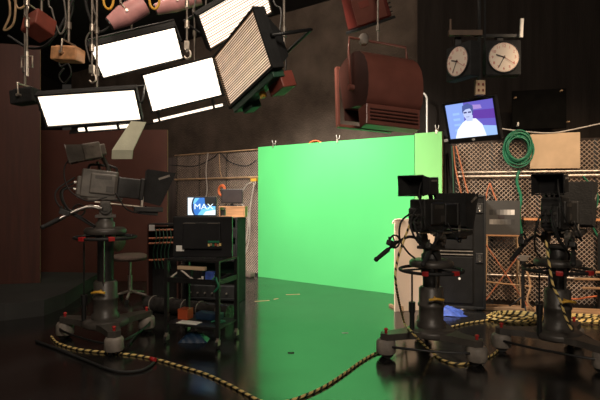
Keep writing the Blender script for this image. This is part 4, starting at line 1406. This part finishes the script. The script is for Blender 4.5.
# orange coil on the left fence + yellow clamp + hanging cables
q = lp(222, 190, -.02)
coil('orange cable coil hung on the left mesh fence above the dark monitor', q, .10, 4, .016, 'orange', tuple(NRM), .85)
q = lp(254, 180, .06)
t = thing('pipe_clamp', 'yellow clamp on the fence pipe beside the green screen', 'clamp', q, ANG)
MB().box((0, 0, 0), (.14, .06, .06)).build('jaw', 'yellow', t, .008)
MB().torus((.05, -.04, -.06), .028, .009, (0, 1, 0), n=18).build('ring', 'steel', t)
for k, (pts, m, lb) in enumerate((([(252, 182), (246, 186), (240, 200), (248, 214), (246, 240), (238, 262)], 'cablegrey', 'pale cable hanging in a curve left of the green screen edge'),
                                  ([(254, 184), (250, 210), (249, 240), (240, 268)], 'cablegrey', 'pale cable hanging straight down close to the green screen edge'),
                                  ([(208, 153), (206, 170), (207, 190), (205, 200)], 'cablegrey', 'thin pale cable hanging on the left fence above the lit screen'),
                                  ([(170, 165), (195, 166), (213, 158), (220, 153), (230, 162), (246, 166), (257, 160)], 'rubber', 'black cable festooned along the top of the left fence'),
                                  ([(219, 152), (220, 170), (222, 178)], 'tanmetal', 'tan cord dropping from the fence top to the orange coil'))):
    tag(MB().tube(smooth_path([lp(x, y, -.01 + .008 * k) for x, y in pts], 8), .011).build('hanging_cable', m), lb, 'cable', 'cables hung on the left fence')
# low clutter at the foot of the left fence
q = online(246, -.14)
tag(MB(Matrix.Translation((q.x, q.y, 0)) @ Matrix.Rotation(ANG, 4, 'Z')).box((0, 0, .05), (.34, .16, .10)).build('sand_bag', 'chairfabric', None, .03), 'grey brown weight bag at the foot of the left fence', 'bag')
# conduit behind the screen
pts = [lp(417, 92, .2), lp(423, 93, .2), lp(426.5, 97, .2), lp(427, 104, .2), lp(427, 136, .2)]
q = pts[-1].copy()
q.z = 0
tag(MB().tube(smooth_path(pts, 6) + [q], .016).build('white_pipe', 'white'), 'white bent pipe rising behind the pale green flat', 'pipe')

# ------------------------------------------------------------------ stool
p = onfloor(130, 300)
t = thing('swivel_chair', 'grey brown swivel chair between the left camera and the red brown flat', 'chair', p, R(-8))
MB().lathe([(.02, .585), (.22, .585), (.26, .61), (.26, .64), (.21, .67), (.02, .66)]).build('seat', 'chairfabric', t)
bk = MB(Matrix.Translation((-.20, .05, .85)) @ Matrix.Rotation(R(8), 4, 'Y'))
bk.ball((0, 0, 0), (.06, .19, .16), 20)
bk.build('backrest', 'chairfabric', t)
MB().tube(smooth_path([(-.1, 0, .58), (-.24, 0, .58), (-.3, 0, .66), (-.29, 0, .82)], 6), .014).build('back_bracket', 'black', t)
MB().cyl((0, 0, .1), (0, 0, .36), .03, n=14).cyl((0, 0, .36), (0, 0, .6), .018, n=12).build('gas_column', 'steel', t)
for k in range(5):
    a = k * 2 * math.pi / 5
    l = MB().tube([(.02 * math.cos(a), .02 * math.sin(a), .13), (.27 * math.cos(a), .27 * math.sin(a), .075)], .018).build('leg', 'guard', t)
    MB().cyl((.27 * math.cos(a), .27 * math.sin(a) - .012, .03), (.27 * math.cos(a), .27 * math.sin(a) + .012, .03), .03, n=14).build('caster', 'rubber', l)

# ------------------------------------------------------------------ lights
def spot(name, loc, target, power, col, size, blend=.5, rad=.15):
    l = bpy.data.lights.new(name, 'SPOT')
    l.energy = power
    l.color = col
    l.spot_size = size
    l.spot_blend = blend
    l.shadow_soft_size = rad
    o = bpy.data.objects.new(name, l)
    COL.objects.link(o)
    o.location = loc
    d = Vector(target) - Vector(loc)
    o.rotation_euler = d.to_track_quat('-Z', 'Y').to_euler()
    return o


mid = (ps0 + ps1) / 2
for k, s in enumerate((-.75, .15, 1.1)):
    c = mid + U * s + NRM * 3.4
    tg = mid + U * s * .95 + Vector((0, 0, .75))
    spot('screen_spot', (c.x, c.y, 4.6), tg, (560, 610, 690)[k], (1, .93, .82), R(62), .55, .2)
# warm key from the studio grid on the right fence and boards
spot('fence_spot', (3.0, 2.6, 4.7), (3.3, 7.0, .8), 950, (1, .74, .50), R(46), .7, .2)
spot('board_spot', (-.9, 4.2, 4.9), (1.4, 6.6, .7), 620, (1, .80, .62), R(24), .6, .15)
spot('left_spot', (-.6, 2.8, 4.8), (-1.9, 6.2, 1.0), 110, (1, .78, .58), R(60), .8, .3)



def area(name, loc, target, power, col, size):
    l = bpy.data.lights.new(name, 'AREA')
    l.energy = power
    l.color = col
    l.size = size
    o = bpy.data.objects.new(name, l)
    COL.objects.link(o)
    o.location = loc
    o.rotation_euler = (Vector(target) - Vector(loc)).to_track_quat('-Z', 'Y').to_euler()
    return o


spot('rear_spot', (-1.0, 6.6, 4.95), (-1.75, 10.0, 1.5), 150, (1, .84, .72), R(44), .8, .2)  # added to brighten the cladding behind the left fence
spot('far_left_wash', (-3.4, 6.4, 5.0), (-3.6, 11.6, 3.9), 120, (1, .82, .68), R(70), .9, .3)  # added to lift the dark back wall at the far left
spot('added_rim_fill', (-2.5, 6.6, 4.95), (-2.1, 5.22, 1.9), 190, (1, .86, .72), R(20), .7, .2)  # added spot for the top highlights that the panels above would give
area('ambient_fill', (.4, -1.6, 4.7), (0, 8, 1.4), 210, (1, .84, .68), 1.6)  # added fill behind the camera, lifts the overall ambient
area('wall_wash', (-1.6, 5.6, 5.0), (.6, 9.6, 2.6), 95, (1, .82, .66), 1.2)  # added to brighten the wall above the green screen
area('flat_wash', (-2.6, 4.6, 5.0), (-4.2, 8.6, 1.2), 42, (1, .80, .64), 1.0)  # added to brighten the flats on the left
w = bpy.data.worlds.new('studio_dark')
w.use_nodes = True
w.node_tree.nodes['Background'].inputs[0].default_value = (.05, .042, .035, 1)
w.node_tree.nodes['Background'].inputs[1].default_value = .4
bpy.context.scene.world = w

# ------------------------------------------------------------------ camera
cam = bpy.data.cameras.new('camera')
cam.sensor_width = 36
cam.lens = 36 * F / 600
cam.clip_start = .05
cam.shift_y = -4.0 / 600 * 1.0
co = bpy.data.objects.new('camera', cam)
COL.objects.link(co)
co.location = (0, 0, CH)
co.rotation_euler = (math.pi / 2, 0, 0)
sc_ = bpy.context.scene
sc_.camera = co
sc_.view_settings.view_transform = 'Standard'
sc_.view_settings.look = 'None'
sc_.view_settings.exposure = 0.12
sc_.view_settings.gamma = 1.0
sc_.view_settings.use_curve_mapping = False
sc_.cycles.use_denoising = True
sc_.cycles.max_bounces = 8
sc_.cycles.sample_clamp_indirect = 4.0
